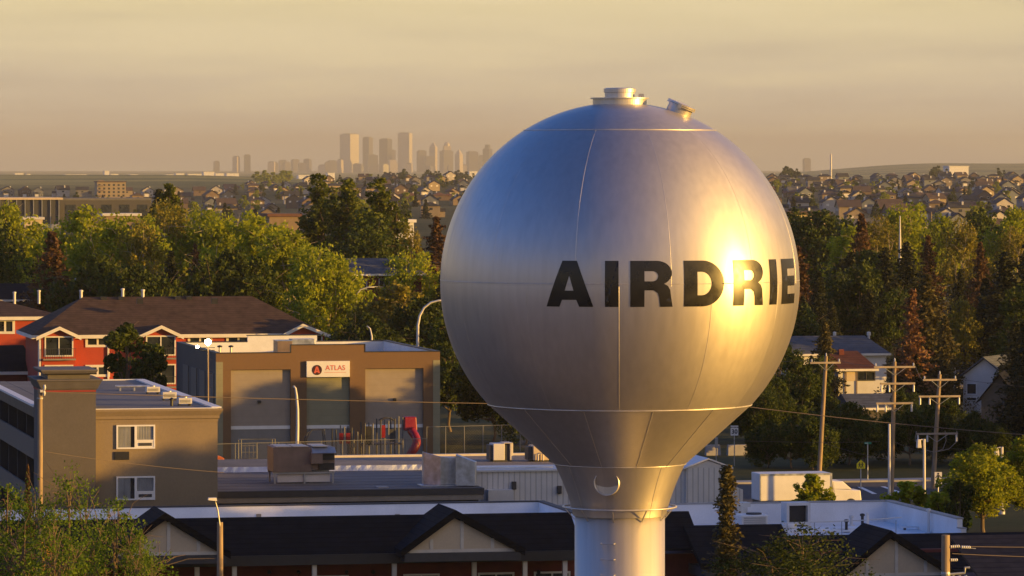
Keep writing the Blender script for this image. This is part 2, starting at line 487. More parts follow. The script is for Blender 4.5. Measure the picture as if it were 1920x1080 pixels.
# weld seams: rings and meridians
ws = MB()
def ringseam(z, r, w, n=144): ws.tube([(r * math.cos(2 * PI * k / n), r * math.sin(2 * PI * k / n), z) for k in range(n + 1)], w, 5, False)
ZTOP = ZTOPV
ringseam(ZTOP, math.sqrt(TR ** 2 - (ZTOP - TZ) ** 2), 0.025)
ringseam(ZC0, r0, 0.028)
ringseam(TZ + .08, TR - 0.006, 0.014)
ringseam(ZC1, R1, 0.02)
for k in range(12):
    p0 = R(-15.3 + 30 * k)
    ws.tube([sph(p0, TZ + (ZTOP - TZ) * i / 24, -.006) for i in range(25)], 0.012, 5, False)
    p0 = R(-1.6 + 30 * k)
    ws.tube([sph(p0, TZ + (ZC0 - TZ) * i / 24, -.006) for i in range(25)], 0.013, 5, False)
    p0 = R(-17 + 30 * k)
    ws.tube([(r_ * math.sin(p0), -r_ * math.cos(p0), z_) for r_, z_ in ((r0, ZC0), (R1, ZC1))], 0.015, 5, False)
    if k % 3 == 0:
        p0 = R(38 + 30 * k)
        ws.tube([(r_ * math.sin(p0), -r_ * math.cos(p0), z_) for r_, z_ in neck], 0.010, 5, False)
ws.build('weld_seam', M['weld'], tower, True)

# lettering, cut from outlines and wrapped round the ball
def arc(cx, cy, rx, ry, a0, a1, n=14): return [(cx + rx * math.cos(R(a0 + (a1 - a0) * i / n)), cy + ry * math.sin(R(a0 + (a1 - a0) * i / n))) for i in range(n + 1)]
GL = {
 'A': [[(0, 0), (.345, 1), (.655, 1), (1, 0), (.705, 0), (.645, .15), (.345, .15), (.285, 0)], [(.405, .35), (.492, .665), (.503, .665), (.59, .35)]],
 'I': [[(0, 0), (0, 1), (1, 1), (1, 0)]],
 'R': [[(0, 0), (0, 1), (.6, 1)] + arc(.62, .735, .36, .265, 88, -62) + [(.88, .455), (.935, .37), (.96, .2), (1, 0), (.70, 0), (.675, .2), (.64, .30), (.54, .36), (.33, .36), (.33, 0)],
       [(.33, .775), (.52, .775)] + arc(.52, .665, .13, .11, 88, -88) + [(.33, .555)]],
 'D': [[(0, 0), (0, 1), (.42, 1)] + arc(.45, .5, .55, .5, 88, -88, 26) + [(.42, 0)], [(.32, .245), (.32, .755), (.42, .755)] + arc(.43, .5, .25, .255, 88, -88, 20)],
 'E': [[(0, 0), (0, 1), (1, 1), (1, .78), (.36, .78), (.36, .62), (.95, .62), (.95, .40), (.36, .40), (.36, .22), (1, .22), (1, 0)]],
}
def glyph(ch, cuts=(12, 12)):
    bm = bmesh.new(); es = []
    for loop in GL[ch]:
        vs = [bm.verts.new((x, y, 0)) for x, y in loop]
        es += [bm.edges.new((vs[i], vs[(i + 1) % len(vs)])) for i in range(len(vs))]
    bmesh.ops.triangle_fill(bm, use_beauty=True, use_dissolve=False, edges=es)
    for k in range(1, cuts[0]):
        bmesh.ops.bisect_plane(bm, geom=bm.verts[:] + bm.edges[:] + bm.faces[:], plane_co=(k / cuts[0], 0, 0), plane_no=(1, 0, 0))
    for k in range(1, cuts[1]):
        bmesh.ops.bisect_plane(bm, geom=bm.verts[:] + bm.edges[:] + bm.faces[:], plane_co=(0, k / cuts[1], 0), plane_no=(0, 1, 0))
    bm.normal_update()
    for fc in bm.faces:
        if fc.normal.z < 0: fc.normal_flip()
    bm.verts.ensure_lookup_table()
    bm.verts.index_update()
    v = [tuple(q.co) for q in bm.verts]; f = [tuple(q.index for q in fc.verts) for fc in bm.faces]
    bm.free(); return v, f
ZL0, ZL1 = zt(574.5, 148.6), zt(488.5, 148.6)
for ch, p0, p1 in (('A', -24.6, -9.5), ('I', -5.9, -1.7), ('R', 1.9, 15.2), ('D', 18.9, 32.8), ('R', 36.6, 50.0), ('I', 53.5, 57.8), ('E', 61.2, 72.8)):
    v, f = glyph(ch)
    lm = MB().add([sph(R(p0 + (p1 - p0) * x), ZL0 + (ZL1 - ZL0) * y, 0.012) for x, y, _ in v], f)
    lo = lm.build('letter', M['letter'], tower, True)
    lo.data.normals_split_custom_set_from_vertices([(Vector(q.co) - Vector((0, 0, TZ))).normalized() for q in lo.data.vertices])
# top ring and capped vent
rg = MB()
zr = TZ + math.sqrt(TR ** 2 - 0.9 ** 2)
rg.lathe([(0.90, zr - 0.05), (0.90, zr + 0.19), (0.98, zr + 0.19), (0.98, zr + 0.23), (0.02, zr + 0.24)], 64)
rg.build('vent_ring', M['weld'], tower)
cp = MB().lathe([(0.50, zr + 0.22), (0.50, zr + 0.40), (0.535, zr + 0.41), (0.535, zr + 0.53), (0.46, zr + 0.555), (0.02, zr + 0.57)], 48).build('vent_cap', M['weld'], tower)
MB().box((0.62, -0.3, zr + .235), (0.80, -0.12, zr + .36)).build('junction_box', M['weld'], tower)
MB().tube([(0.22, -0.95, zr - .25), (0.22, -0.99, zr - .05)], 0.025, 8).build('lifting_lug', M['weld'], tower)
# manhole with a tilted lid
aa = R(71); hc = Vector((TR * math.cos(aa), -0.3, TZ + TR * math.sin(aa)))
hq = Vector((0.40, -.05, 0.92)).to_track_quat('Z', 'Y').to_matrix().to_4x4()
mh = MB().lathe([(0.42, -0.25), (0.42, 0.20), (0.50, 0.20), (0.50, 0.235)], 40).lathe([(0.49, 0.25), (0.49, 0.31), (0.02, 0.34)], 40)
mh.box((-0.55, -0.06, 0.15), (-0.40, 0.06, 0.30)).box((0.40, -.05, .14), (.56, .05, .28))
mh.xf(Matrix.Translation(hc) @ hq).build('manhole', M['weld'], tower)
# round outlet hood on the neck
ang = R(-14); zh = zt(906, 152); rh = 107 * PX
nd = Vector((math.sin(ang), -math.cos(ang), 0.0))
hood = MB().lathe([(0.425, -0.55), (0.425, 0.12), (0.395, 0.12), (0.395, -0.5)], 48, cap=False)
hood.xf(Matrix.Translation(Vector((rh * nd.x, rh * nd.y, zh))) @ nd.to_track_quat('Z', 'Y').to_matrix().to_4x4()).build('outlet_hood', M['weld'], tower, True)
MB().lathe([(0.02, -0.02), (0.4, -0.02)], 48, cap=False).xf(Matrix.Translation(Vector((rh * nd.x, rh * nd.y, zh))) @ nd.to_track_quat('Z', 'Y').to_matrix().to_4x4()).build('outlet_plate', M['tank'], tower)
# painters' rail
zq = zt(957, 152.2); rq = 106 * PX
MB().tube([(rq * math.cos(2 * PI * k / 96), rq * math.sin(2 * PI * k / 96), zq) for k in range(97)], 0.032, 6, False).build('painters_rail', M['weld'], tower, True)
for k in range(10):
    a = R(-9 + 36 * k)
    d = Vector((math.sin(a), -math.cos(a), 0))
    MB().bar(d * rq + Vector((0, 0, zq)), d * (R2 + .02) + Vector((0, 0, zq - 0.42)), 0.045, 0.02).bar(d * rq + Vector((0, 0, zq)), d * (R2 + .25) + Vector((0, 0, zq - .02)), 0.045, 0.02).build('rail_bracket', M['weld'], tower)
z = zt(1020, 152.4)
while z > 2:
    a = R(-16)
    rr = Vector((math.sin(a), -math.cos(a), 0)); tt = Vector((math.cos(a), math.sin(a), 0))
    c0 = rr * (R2 - .02); c1 = rr * (R2 + 0.16)
    MB().tube([c0 - tt * .23 + Vector((0, 0, z)), c1 - tt * .23 + Vector((0, 0, z)), c1 + tt * .23 + Vector((0, 0, z)), c0 + tt * .23 + Vector((0, 0, z))], 0.017, 6).build('ladder_rung', M['weld'], tower)
    z -= 0.52
# ---------------------------------------------------------------- building helpers (local axes u, v, z)
def window(par, u0, u1, z0, z1, v, fm, gm, fw=0.08, mull=(), trans=(), d=0.07, name='window', label=None):
    """A framed window on a wall that faces -v: frame is the part, its panes a sub-part."""
    m = MB()
    m.box((u0, v - d, z0), (u1, v + .02, z0 + fw)).box((u0, v - d, z1 - fw), (u1, v + .02, z1))
    m.box((u0, v - d, z0 + fw), (u0 + fw, v + .02, z1 - fw)).box((u1 - fw, v - d, z0 + fw), (u1, v + .02, z1 - fw))
    for k in mull:
        u = u0 + (u1 - u0) * k; m.box((u - fw * .4, v - d + .006, z0 + fw), (u + fw * .4, v + .02, z1 - fw))
    for k in trans:
        z = z0 + (z1 - z0) * k; m.box((u0 + fw, v - d + .012, z - fw * .4), (u1 - fw, v + .02, z + fw * .4))
    w = m.build(name, fm, par)
    if label: w['label'] = label
    MB().box((u0 + fw * .6, v - .012, z0 + fw * .6), (u1 - fw * .6, v + .015, z1 - fw * .6)).build('pane', gm, w)
    return w
def hip(m, u0, u1, v0, v1, z0, z1, e0, e1, th=0.18):
    """Hip (or with e=0 gable) roof with ridge along u; e0/e1 pull the ridge ends in."""
    vm = (v0 + v1) / 2
    a, b, c, d = (u0, v0), (u1, v0), (u1, v1), (u0, v1); r0, r1 = (u0 + e0, vm), (u1 - e1, vm)
    for dz in (0, -th):
        A = [p + (z0 + dz,) for p in (a, b, c, d)]; Q = [p + (z1 + dz,) for p in (r0, r1)]
        m.quad(A[0], A[1], Q[1], Q[0]); m.quad(A[2], A[3], Q[0], Q[1]); m.quad(A[1], A[2], Q[1]); m.quad(A[3], A[0], Q[0])
    lo = [p + (z0 - th,) for p in (a, b, c, d)]; hi = [p + (z0,) for p in (a, b, c, d)]
    for i in range(4): m.quad(lo[i], lo[(i + 1) % 4], hi[(i + 1) % 4], hi[i])
    return m
def gable_v(m, u0, u1, v0, v1, z0, z1, th=0.16, um=None):
    """Two slabs of a gable whose ridge runs along v (its triangle faces the street)."""
    um = (u0 + u1) / 2 if um is None else um
    m.hull([(u0, v0, z0 - th), (um, v0, z1 - th), (um, v1, z1 - th), (u0, v1, z0 - th)], [(u0, v0, z0), (um, v0, z1), (um, v1, z1), (u0, v1, z0)])
    m.hull([(um, v0, z1 - th), (u1, v0, z0 - th), (u1, v1, z0 - th), (um, v1, z1 - th)], [(um, v0, z1), (u1, v0, z0), (u1, v1, z0), (um, v1, z1)])
    return m
def tri_v(m, u0, u1, um, z0, z1, v0, v1):
    return m.hull([(u0, v0, z0), (u1, v0, z0), (um, v0, z1)], [(u0, v1, z0), (u1, v1, z0), (um, v1, z1)])
def cornice(m, u0, u1, v0, v1, prof):
    """Moulding round a rectangular top; prof = [(overhang, z)] from below up."""
    for (o0, a), (o1, b) in zip(prof, prof[1:]):
        m.hull([(u0 - o0, v0 - o0, a), (u1 + o0, v0 - o0, a), (u1 + o0, v1 + o0, a), (u0 - o0, v1 + o0, a)],
               [(u0 - o1, v0 - o1, b), (u1 + o1, v0 - o1, b), (u1 + o1, v1 + o1, b), (u0 - o1, v1 + o1, b)])
    return m
def text_mesh(body, size, bold=0.0, depth=0.01):
    c = bpy.data.curves.new('lettering', 'FONT'); c.body = body; c.size = size; c.offset = bold
    c.extrude = depth / 2; c.align_x = 'CENTER'; c.align_y = 'CENTER'; c.resolution_u = 3
    o = bpy.data.objects.new('lettering_source', c); COL.objects.link(o)
    dg = bpy.context.evaluated_depsgraph_get(); dg.update()
    me = bpy.data.meshes.new_from_object(o.evaluated_get(dg))
    bpy.data.objects.remove(o); bpy.data.curves.remove(c)
    return me
def lettering(par, body, size, mat, loc, bold=0.0, name='lettering', rot=(R(90), 0, 0), sc=(1, 1, 1)):
    me = text_mesh(body, size, bold); me.materials.clear(); me.materials.append(mat)
    o = link(bpy.data.objects.new(name, me), par); o.location = loc; o.rotation_euler = rot; o.scale = sc
    return o
M['motel'] = paint('stucco_taupe', (0.27, 0.205, 0.125), 0.85, 0.10, 0.35, fine=0.18, bmp=0.006)
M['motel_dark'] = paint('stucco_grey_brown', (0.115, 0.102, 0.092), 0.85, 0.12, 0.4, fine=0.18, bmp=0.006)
M['motel_shade'] = paint('stucco_shaded', (0.05, 0.05, 0.05), 0.85, 0.12, 0.4)  # shade of the open galleries put into the stucco colour
M['balcony'] = paint('balcony_panel_grey', (0.125, 0.112, 0.10), 0.7, 0.12)
M['curtain'] = paint('curtain_cloth', (0.55, 0.57, 0.59), 0.9, 0.15, 1.5, stretch=(9, 9, .4))
M['red_stripe'] = paint('red_stripe_paint', (0.28, 0.03, 0.02), 0.6, 0.1)
M['red'] = paint('red_siding', (0.42, 0.055, 0.022), 0.75, 0.14, 0.5, fine=0.15)
M['brick'] = paint('red_brick', (0.16, 0.035, 0.028), 0.85, 0.25, 1.2, fine=0.3)
M['atlas'] = paint('stucco_brown', (0.185, 0.108, 0.056), 0.85, 0.08, 0.3, fine=0.15, bmp=0.006)
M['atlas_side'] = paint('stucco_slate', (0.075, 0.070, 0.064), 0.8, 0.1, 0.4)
M['atlas_panel'] = striped('panel_taupe', (0.31, 0.26, 0.215), (0.27, 0.225, 0.185), 0.5, 'Z', 0.04, 0.8, 0.07, 0.004)
M['atlas_olive'] = striped('panel_olive', (0.25, 0.24, 0.16), (0.21, 0.20, 0.13), 0.5, 'Z', 0.04, 0.8, 0.07, 0.004)
M['atlas_low'] = paint('plinth_grey', (0.22, 0.21, 0.20), 0.8, 0.1)
M['cream'] = paint('cream_panel', (0.62, 0.50, 0.34), 0.75, 0.08, 0.5, fine=0.12)
M['cream_trim'] = paint('cream_timber', (0.66, 0.60, 0.50), 0.7, 0.1)
M['beam'] = paint('taupe_timber', (0.26, 0.23, 0.19), 0.7, 0.15)
M['corr'] = striped('corrugated_white', (0.68, 0.66, 0.63), (0.42, 0.41, 0.40), 0.35, 'X', 0.17, 0.5, 0.07, 0.03)
M['plain_white'] = paint('white_cladding', (0.66, 0.64, 0.61), 0.6, 0.10, 0.6, fine=0.1)
M['hvac_brown'] = paint('unit_sheet_brown', (0.21, 0.155, 0.125), 0.5, 0.2, 1.5, fine=0.15)
M['quilt'] = paint('silver_membrane', (0.60, 0.64, 0.70), 0.35, 0.22, 1.1, metal=0.3, bmp=0.02)

# ================================================================ motel, left
Y0 = 270.0
Fm = Frame(gx(178, Y0), Y0)
zR = Fm.hv(300, 767, 0)[1]
uR = Fm.hv(408, 800, 0)[0]
uL = Fm.hv(80, 800, -0.5)[0]
D = Fm.hz(266, 713, zR)[1]
motel = fthing('motel', 'taupe three storey flat roofed motel with two white curtained windows, at the left', 'motel', Fm)
m = MB(); m.box((0, 0, 0), (uR, D, zR - 0.75)); m.build('wall', M['motel'], motel)
m = MB(); cornice(m, 0.0, uR, 0, D, [(0.03, zR - .75), (0.03, zR - .62), (.10, zR - .55), (.10, zR - .40), (.28, zR - .10), (.28, zR)]); 
m.build('cornice', M['motel'], motel)
m = MB().box((.0, 0.0, zR + .004), (uR, .30, zR + .05)).box((uR - .32, .30, zR + .004), (uR + .28, D, zR + .09)).box((0, D - .3, zR + .004), (uR - .32, D, zR + .09))
m.build('coping', M['white'], motel)
MB().box((uL + 1.4, .35, zR - .1), (uR - .36, D - .35, zR + .02)).build('roof', M['roof_tar'], motel)
# stair tower
zT = Fm.hv(120, 700, -0.5)[1]; zC = Fm.hv(120, 735, -.5)[1]; zM = Fm.hv(120, 712, -.5)[1]
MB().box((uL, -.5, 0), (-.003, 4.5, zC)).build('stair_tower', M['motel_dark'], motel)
MB().box((uL - .04, -.54, zC), (.0, 4.54, zC + .10)).build('stripe', M['red_stripe'], motel)
m = MB(); cornice(m, uL, 0, -.5, 4.5, [(.02, zC + .10), (.10, zC + .2), (.30, zC + .62), (.36, zC + .66), (.36, zM + .02)])
m.build('tower_cornice', M['balcony'], motel)
m = MB(); cornice(m, uL + .35, -.3, 0, 4.0, [(0, zM + .02), (0, zT - .12), (.32, zT - .02), (.42, zT + .12), (.42, zT + .2)])
m.build('tower_cap', M['balcony'], motel)
# left side with open galleries
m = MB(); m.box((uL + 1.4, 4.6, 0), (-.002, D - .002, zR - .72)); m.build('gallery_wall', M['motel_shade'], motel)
m = MB(); m.box((uL, 4.55, zR - .65), (uL + 1.4, D, zR - .05)); m.build('gallery_roof', M['dark_trim'], motel)
MB().box((uL - .05, 4.5, zR - .045), (uL + .45, D, zR + .08)).build('coping', M['white'], motel)
MB().box((uL + .5, 4.6, zR - .04), (uL + 1.38, D, zR + .015)).build('roof', M['roof_tar'], motel)
for i in range(3):
    zf = zR - 3.0 * (i + 1)
    if i < 3: MB().box((uL, 4.6, zf - .15), (uL + .12, D, zf + 1.05)).build('balcony_panel', M['balcony'], motel)
    MB().box((uL + .12, 4.6, zf - .15), (uL + 1.4, D, zf)).build('gallery_floor', M['concrete'], motel)
for k in range(6):
    v = 4.7 + k * 5.6
    MB().box((uL + .13, v, 0), (uL + 1.4, v + .2, zR - .66)).build('fin_wall', M['motel_shade'], motel)
def motel_window(py0, py1):
    a, z1 = Fm.hv(218, py0, 0); b, z0 = Fm.hv(290.5, py1, 0); fw = .09
    m = MB(); um = a + (b - a) * .5; zs = z0 + (z1 - z0) * .34
    m.box((a, -.09, z0), (b, .01, z0 + fw)).box((a, -.09, z1 - fw), (b, .01, z1)).box((a, -.09, z0 + fw), (a + fw, .01, z1 - fw)).box((b - fw, -.09, z0 + fw), (b, .01, z1 - fw))
    m.box((um - .07, -.085, z0 + fw), (um + .07, .01, z1 - fw)).box((um + .07, -.08, zs - .05), (b - fw, .01, zs + .05))
    m.box((um + .07, -.07, z0 + fw), (b - fw, .01, zs - .05))
    w = m.build('window', M['white'], motel)
    MB().box((um + .17, -.095, z0 + .17), (b - .19, -.06, zs - .13)).build('grille', M['dark_trim'], w)
    # pleated curtain behind the glass
    for (p, q, zz) in ((a + fw, um - .07, z0 + fw), (um + .07, b - fw, zs + .05)):
        c = MB(); n = 34
        gap = .24 if zz < zs else 0.0
        q2 = q - gap
        pts = [(p + (q2 - p) * i / n, -.022 + .009 * math.sin(i * 1.9)) for i in range(n + 1)]
        for i in range(n):
            (x0, y0), (x1, y1) = pts[i], pts[i + 1]
            c.quad((x0, y0, zz), (x1, y1, zz), (x1, y1, z1 - fw), (x0, y0, z1 - fw))
        c.build('curtain', M['curtain'], w, True)
        MB().quad((p, -.004, zz), (q, -.004, zz), (q, -.004, z1 - fw), (p, -.004, z1 - fw)).build('room_shade', M['dark_trim'], w)
        MB().quad((p, -.055, zz), (q, -.055, zz), (q, -.055, z1 - fw), (p, -.055, z1 - fw)).build('pane', M['clear'], w)
motel_window(797, 841); motel_window(893.5, 937); motel_window(990, 1034)
a, z1 = Fm.hv(214, 847, 0); b, z0 = Fm.hv(242, 862, 0)
m = MB().box((a, -.05, z0), (b, .01, z1))
for k in range(5): m.box((a + .04, -.075, z0 + .05 + k * .08), (b - .04, -.05, z0 + .09 + k * .08))
m.build('wall_vent', M['black'], motel)
# small units on the motel roof
def roof_box(name, px0, px1, py0, py1, fr, zb, label, mat, dep=0.8, cat='rooftop unit', legs=True):
    v = fr.hz((px0 + px1) / 2, py1, zb)[1]
    u0 = fr.hv(px0, py1, v)[0]; u1, zt_ = fr.hv(px1, py0, v)
    t = thing(name, label, cat, fr.o + fr.u * u0 + fr.v * v + Vector((0, 0, zb)), fr.th)
    w = u1 - u0; h = zt_ - zb
    MB().box((0, 0, .12), (w, dep, h)).build('casing', mat, t, bevel=0.02)
    m = MB()
    for k in range(6): m.box((w * .12, -.02, .2 + (h - .3) * k / 6), (w * .88, -.001, .2 + (h - .3) * (k + .55) / 6))
    m.build('grille', M['grey_metal'], t)
    for x in (.05, w - .13): MB().box((x, .05, 0), (x + .08, dep - .05, .12)).build('rail_foot', M['dark_trim'], t)
    MB().lathe([(.22 * min(w, dep), h + .001), (.22 * min(w, dep), h + .05), (.02, h + .06)], 16, (w / 2, dep / 2, 0)).build('fan_cowl', M['grey_metal'], t)
    return t
roof_box('condenser', 335, 360, 746, 761, Fm, zR + .02, 'cream condenser box nearest the front edge of the motel roof', M['plain_white'])
roof_box('condenser', 305, 331, 735, 751, Fm, zR + .02, 'cream condenser box in the middle of three on the motel roof', M['plain_white'])
roof_box('condenser', 275, 300, 725, 739, Fm, zR + .02, 'cream condenser box farthest back of three on the motel roof', M['plain_white'])
u, v = Fm.hz(322, 761, zR + .02)
t = thing('vent_pipe', 'short dark vent pipe beside the front condenser on the motel roof', 'vent pipe', Fm.o + Fm.u * u + Fm.v * v + Vector((0, 0, zR + .02)), Fm.th)
MB().tube([(0, 0, 0), (0, 0, .35)], .09).lathe([(.15, .33), (.15, .42), (.02, .5)], 12).build('pipe', M['black'], t)
u, v = Fm.hz(218, 733, zR + .02)
t = thing('pipe_rack', 'low grey pipe rack lying along the motel roof', 'pipe rack', Fm.o + Fm.u * u + Fm.v * v + Vector((0, 0, zR + .02)), Fm.th)
m = MB()
for k in range(2): m.tube([(0, .5 * k, .28), (2.2, .5 * k, .28)], .07)
m.build('pipe', M['galv'], t)
for k in range(3): MB().box((.2 + .9 * k, -.1, 0), (.3 + .9 * k, .6, .21)).build('stand', M['grey_metal'], t)

# ================================================================ brown commercial building with the sign
Fa = Frame(gx(405, 380), 380.0)
zr = Fa.hv(640, 661, 0)[1]; zh = Fa.hv(615, 647, 0)[1]
uW = Fa.hv(825, 662, 0)[0]
Da = Fa.hz(331, 642, zr)[1]
def au(px): return Fa.hv(px, 720, 0)[0]
def az(py, px=600): return Fa.hv(px, py, 0)[1]
atlas = fthing('commercial_building', 'brown stucco commercial building with raised centre parapet and white sign', 'commercial building', Fa)
ua, ub = au(546), au(684)
p1a, p1b, p2a, p2b, p3a, p3b = au(433), au(545), au(575), au(656), au(685), au(794)
c0, c1 = au(418), au(812)
zp, zp2, zs = az(692), az(676), az(797.5)
m = MB()
m.box((0, 0, az(677)), (uW, .4, zr)).box((ua, 0, zr), (ub, .4, zh))
zl = az(677)
m.box((c0, 0, 0), (p1a, .4, zl)).box((p1b, 0, 0), (p2a, .4, zl)).box((p2b, 0, 0), (p3a, .4, zl)).box((p3b, 0, 0), (c1, .4, zl))
m.box((p1a, 0, zp), (p1b, .4, zl)).box((p3a, 0, zp), (p3b, .4, zl))
m.box((uW - .3, .4, 0), (uW, Da, zr)).box((.3, Da - .3, 0), (uW - .3, Da, zr))
m.build('wall', M['atlas'], atlas)
MB().box((0, .4, 0), (.3, Da, zr)).build('side_wall', M['atlas_side'], atlas)
for k in range(4):
    v = 1.2 + k * 5.2
    MB().box((-.06, v, 0), (-.001, v + 3.4, zr - 1.7)).build('side_panel', M['balcony'], atlas)
for (q0, q1) in ((0.0, c0), (c1, uW)):
    MB().box((q0, -.02, 0), (q1, .4, zl)).build('corner_panel', M['atlas_olive'], atlas)
for (q0, q1, zt_, mt) in ((p1a, p1b, zp, 'atlas_panel'), (p2a, p2b, zl, 'atlas_olive'), (p3a, p3b, zp, 'atlas_panel')):
    MB().box((q0, .28, zs), (q1, .4, zt_)).build('panel', M[mt], atlas)
    MB().box((q0, .24, zs - .28), (q1, .4, zs)).build('white_band', M['white'], atlas)
    MB().box((q0, .28, 0), (q1, .4, zs - .28)).build('plinth', M['atlas_low'], atlas)
zroof = zr - 1.0
MB().box((.3, .4, zroof - .2), (uW - .3, Da - .3, zroof)).build('roof', M['roof_tar'], atlas)
m = MB().box((.42, Da - .42, zroof + .004), (uW - .42, Da - .3, zr - .02)).box((.3, .4, zroof + .004), (.42, Da - .3, zr - .02)).box((uW - .42, .4, zroof + .004), (uW - .3, Da - .3, zr - .02))
rb0 = Fa.hv(463, 630, Da)[0]; rb1 = Fa.hv(593, 630, Da)[0]; zbk = Fa.hv(520, 629, Da)[1]
m.box((rb0, Da - .42, zr - .02), (rb1, Da - .12, zbk))
m.build('parapet_lining', M['membrane'], atlas)
m = MB()
m.box((-.03, -.03, zr), (ua, .43, zr + .07)).box((ub, -.03, zr), (uW + .03, .43, zr + .07)).box((ua - .05, -.03, zh), (ub + .05, .43, zh + .07))
m.box((ua - .05, -.03, zr + .07), (ua - .003, .43, zh)).box((ub + .003, -.03, zr + .07), (ub + .05, .43, zh))
m.box((-.03, .43, zr), (.45, Da + .03, zr + .07)).box((uW - .45, .43, zr), (uW + .03, Da + .03, zr + .07))
m.box((.45, Da - .45, zr), (rb0, Da + .03, zr + .07)).box((rb1, Da - .45, zr), (uW - .45, Da + .03, zr + .07)).box((rb0 - .05, Da - .45, zbk), (rb1 + .05, Da + .03, zbk + .07))
m.build('parapet_cap', M['black'], atlas)
for px, py in ((487, 752.5), (741, 751)):
    u = au(px); z = az(py)
    MB().box((u - .14, .08, z - .12), (u + .14, .279, z + .12)).build('wall_lamp', M['black'], atlas, bevel=.03)
# sign board
sg = fthing('sign', 'white sign board with round emblem and red lettering on the brown building', 'sign', Fa)
s0, s1 = au(574), au(655); q1, q0 = az(677), az(707)
MB().box((s0, -.22, q0), (s1, -.003, q1)).build('board', M['white'], sg, bevel=.02)
M['sign_red'] = paint('sign_red', (0.66, 0.13, 0.08), 0.5, 0.1)
M['emblem_dark'] = paint('emblem_dark', (0.05, 0.012, 0.012), 0.5, 0.1)
uc, zc = au(593.5), az(693.5)
rr_ = (az(684) - az(703)) / 2
disc = MB().lathe([(rr_, 0), (rr_, .015), (.001, .016)], 40).xf(Matrix.Translation((uc, -.221, zc)) @ Matrix.Rotation(R(90), 4, 'X'))
em = disc.build('emblem', M['emblem_dark'], sg)
v_, f_ = glyph('A', (1, 1))
MB().add([(uc - rr_ * .62 + x * rr_ * 1.24, -.240, zc - rr_ * .62 + y * rr_ * 1.3) for x, y, _ in v_], f_).build('emblem_letter', M['sign_red'], em)
wv = az(693) - az(701)
lt = lettering(sg, 'ATLAS', 0.58, M['sign_red'], ((au(607) + au(649)) / 2, -.228, az(690)), 0.004, sc=(1.0, 1, 1))
MB().box((au(607), -.228, az(698.6)), (au(648), -.221, az(698.0))).build('rule', M['sign_red'], sg)

# rooftop unit of that building
v = 5.5
u0, z0 = Fa.hv(520, 662, v); u1, z1 = Fa.hv(548, 634, v)
t = thing('rooftop_unit', 'grey air handling unit behind the raised parapet of the brown building', 'rooftop unit', Fa.o + Fa.u * u0 + Fa.v * v + Vector((0, 0, zroof)), Fa.th)
h = z1 - zroof; w = u1 - u0
MB().box((0, 0, .2), (w, 2.2, h - .25)).build('casing', M['hvac_brown'], t, bevel=.02)
MB().box((w, .4, .5), (w + 2.0, 1.9, h - .1)).build('duct', M['galv'], t, bevel=.02)
MB().box((-.05, -.05, h - .25), (w + .05, 2.25, h - .2)).build('lid', M['galv'], t)
MB().box((.1, .1, 0), (w - .1, 2.1, .2)).build('curb', M['dark_trim'], t)
for px, lab in ((412, 'left'), (433, 'right')):
    u, v = Fa.hz(px, 660, zroof + .3)
    v = max(v, 1.2)
    t = thing('roof_vent', 'small dark mushroom vent, %s one of two by the corner of the brown building roof' % lab, 'roof vent', Fa.o + Fa.u * u + Fa.v * v + Vector((0, 0, zroof)), Fa.th)
    MB().tube([(0, 0, 0), (0, 0, .75)], .1).build('pipe', M['grey_metal'], t)
    MB().lathe([(.12, .7), (.24, .75), (.2, .85), (.02, .9)], 14).build('cowl', M['black'], t)

# ================================================================ red apartment building
Fr = Frame(gx(75, 450), 450.0)
red = fthing('apartment_building', 'red sided apartment building with brown hip roof and white trimmed gables', 'apartment building', Fr)
def ru(px, v=0): return Fr.hv(px, 650, v)[0]
def rz_(py, v=0): return Fr.hv(300, py, v)[1]
zE = rz_(627); zRi = Fr.hv(300, 556, 7)[1]
e0, e1 = Fr.hv(60, 627, -.6)[0], Fr.hv(612, 627, -.6)[0]
rg0, rg1 = Fr.hv(155, 556, 7)[0], Fr.hv(472, 556, 7)[0]
w0, w1 = ru(75), ru(606)
MB().box((w0, 0, 0), (w1, 14, zE - .22)).build('wall', M['red'], red)
m = MB(); hip(m, e0, e1, -.6, 14.6, zE, zRi, rg0 - e0, e1 - rg1, .2)
m.build('roof', M['shingle_brown'], red)
MB().box((e0, -.66, zE - .32), (e1, -.603, zE + .02)).box((e0 - .06, -.66, zE - .32), (e0 - .003, 14.6, zE + .02)).build('fascia', M['trim'], red)
MB().box((e0 + .02, -.6, zE - .34), (e1 - .02, -.002, zE - .24)).build('soffit', M['trim'], red)
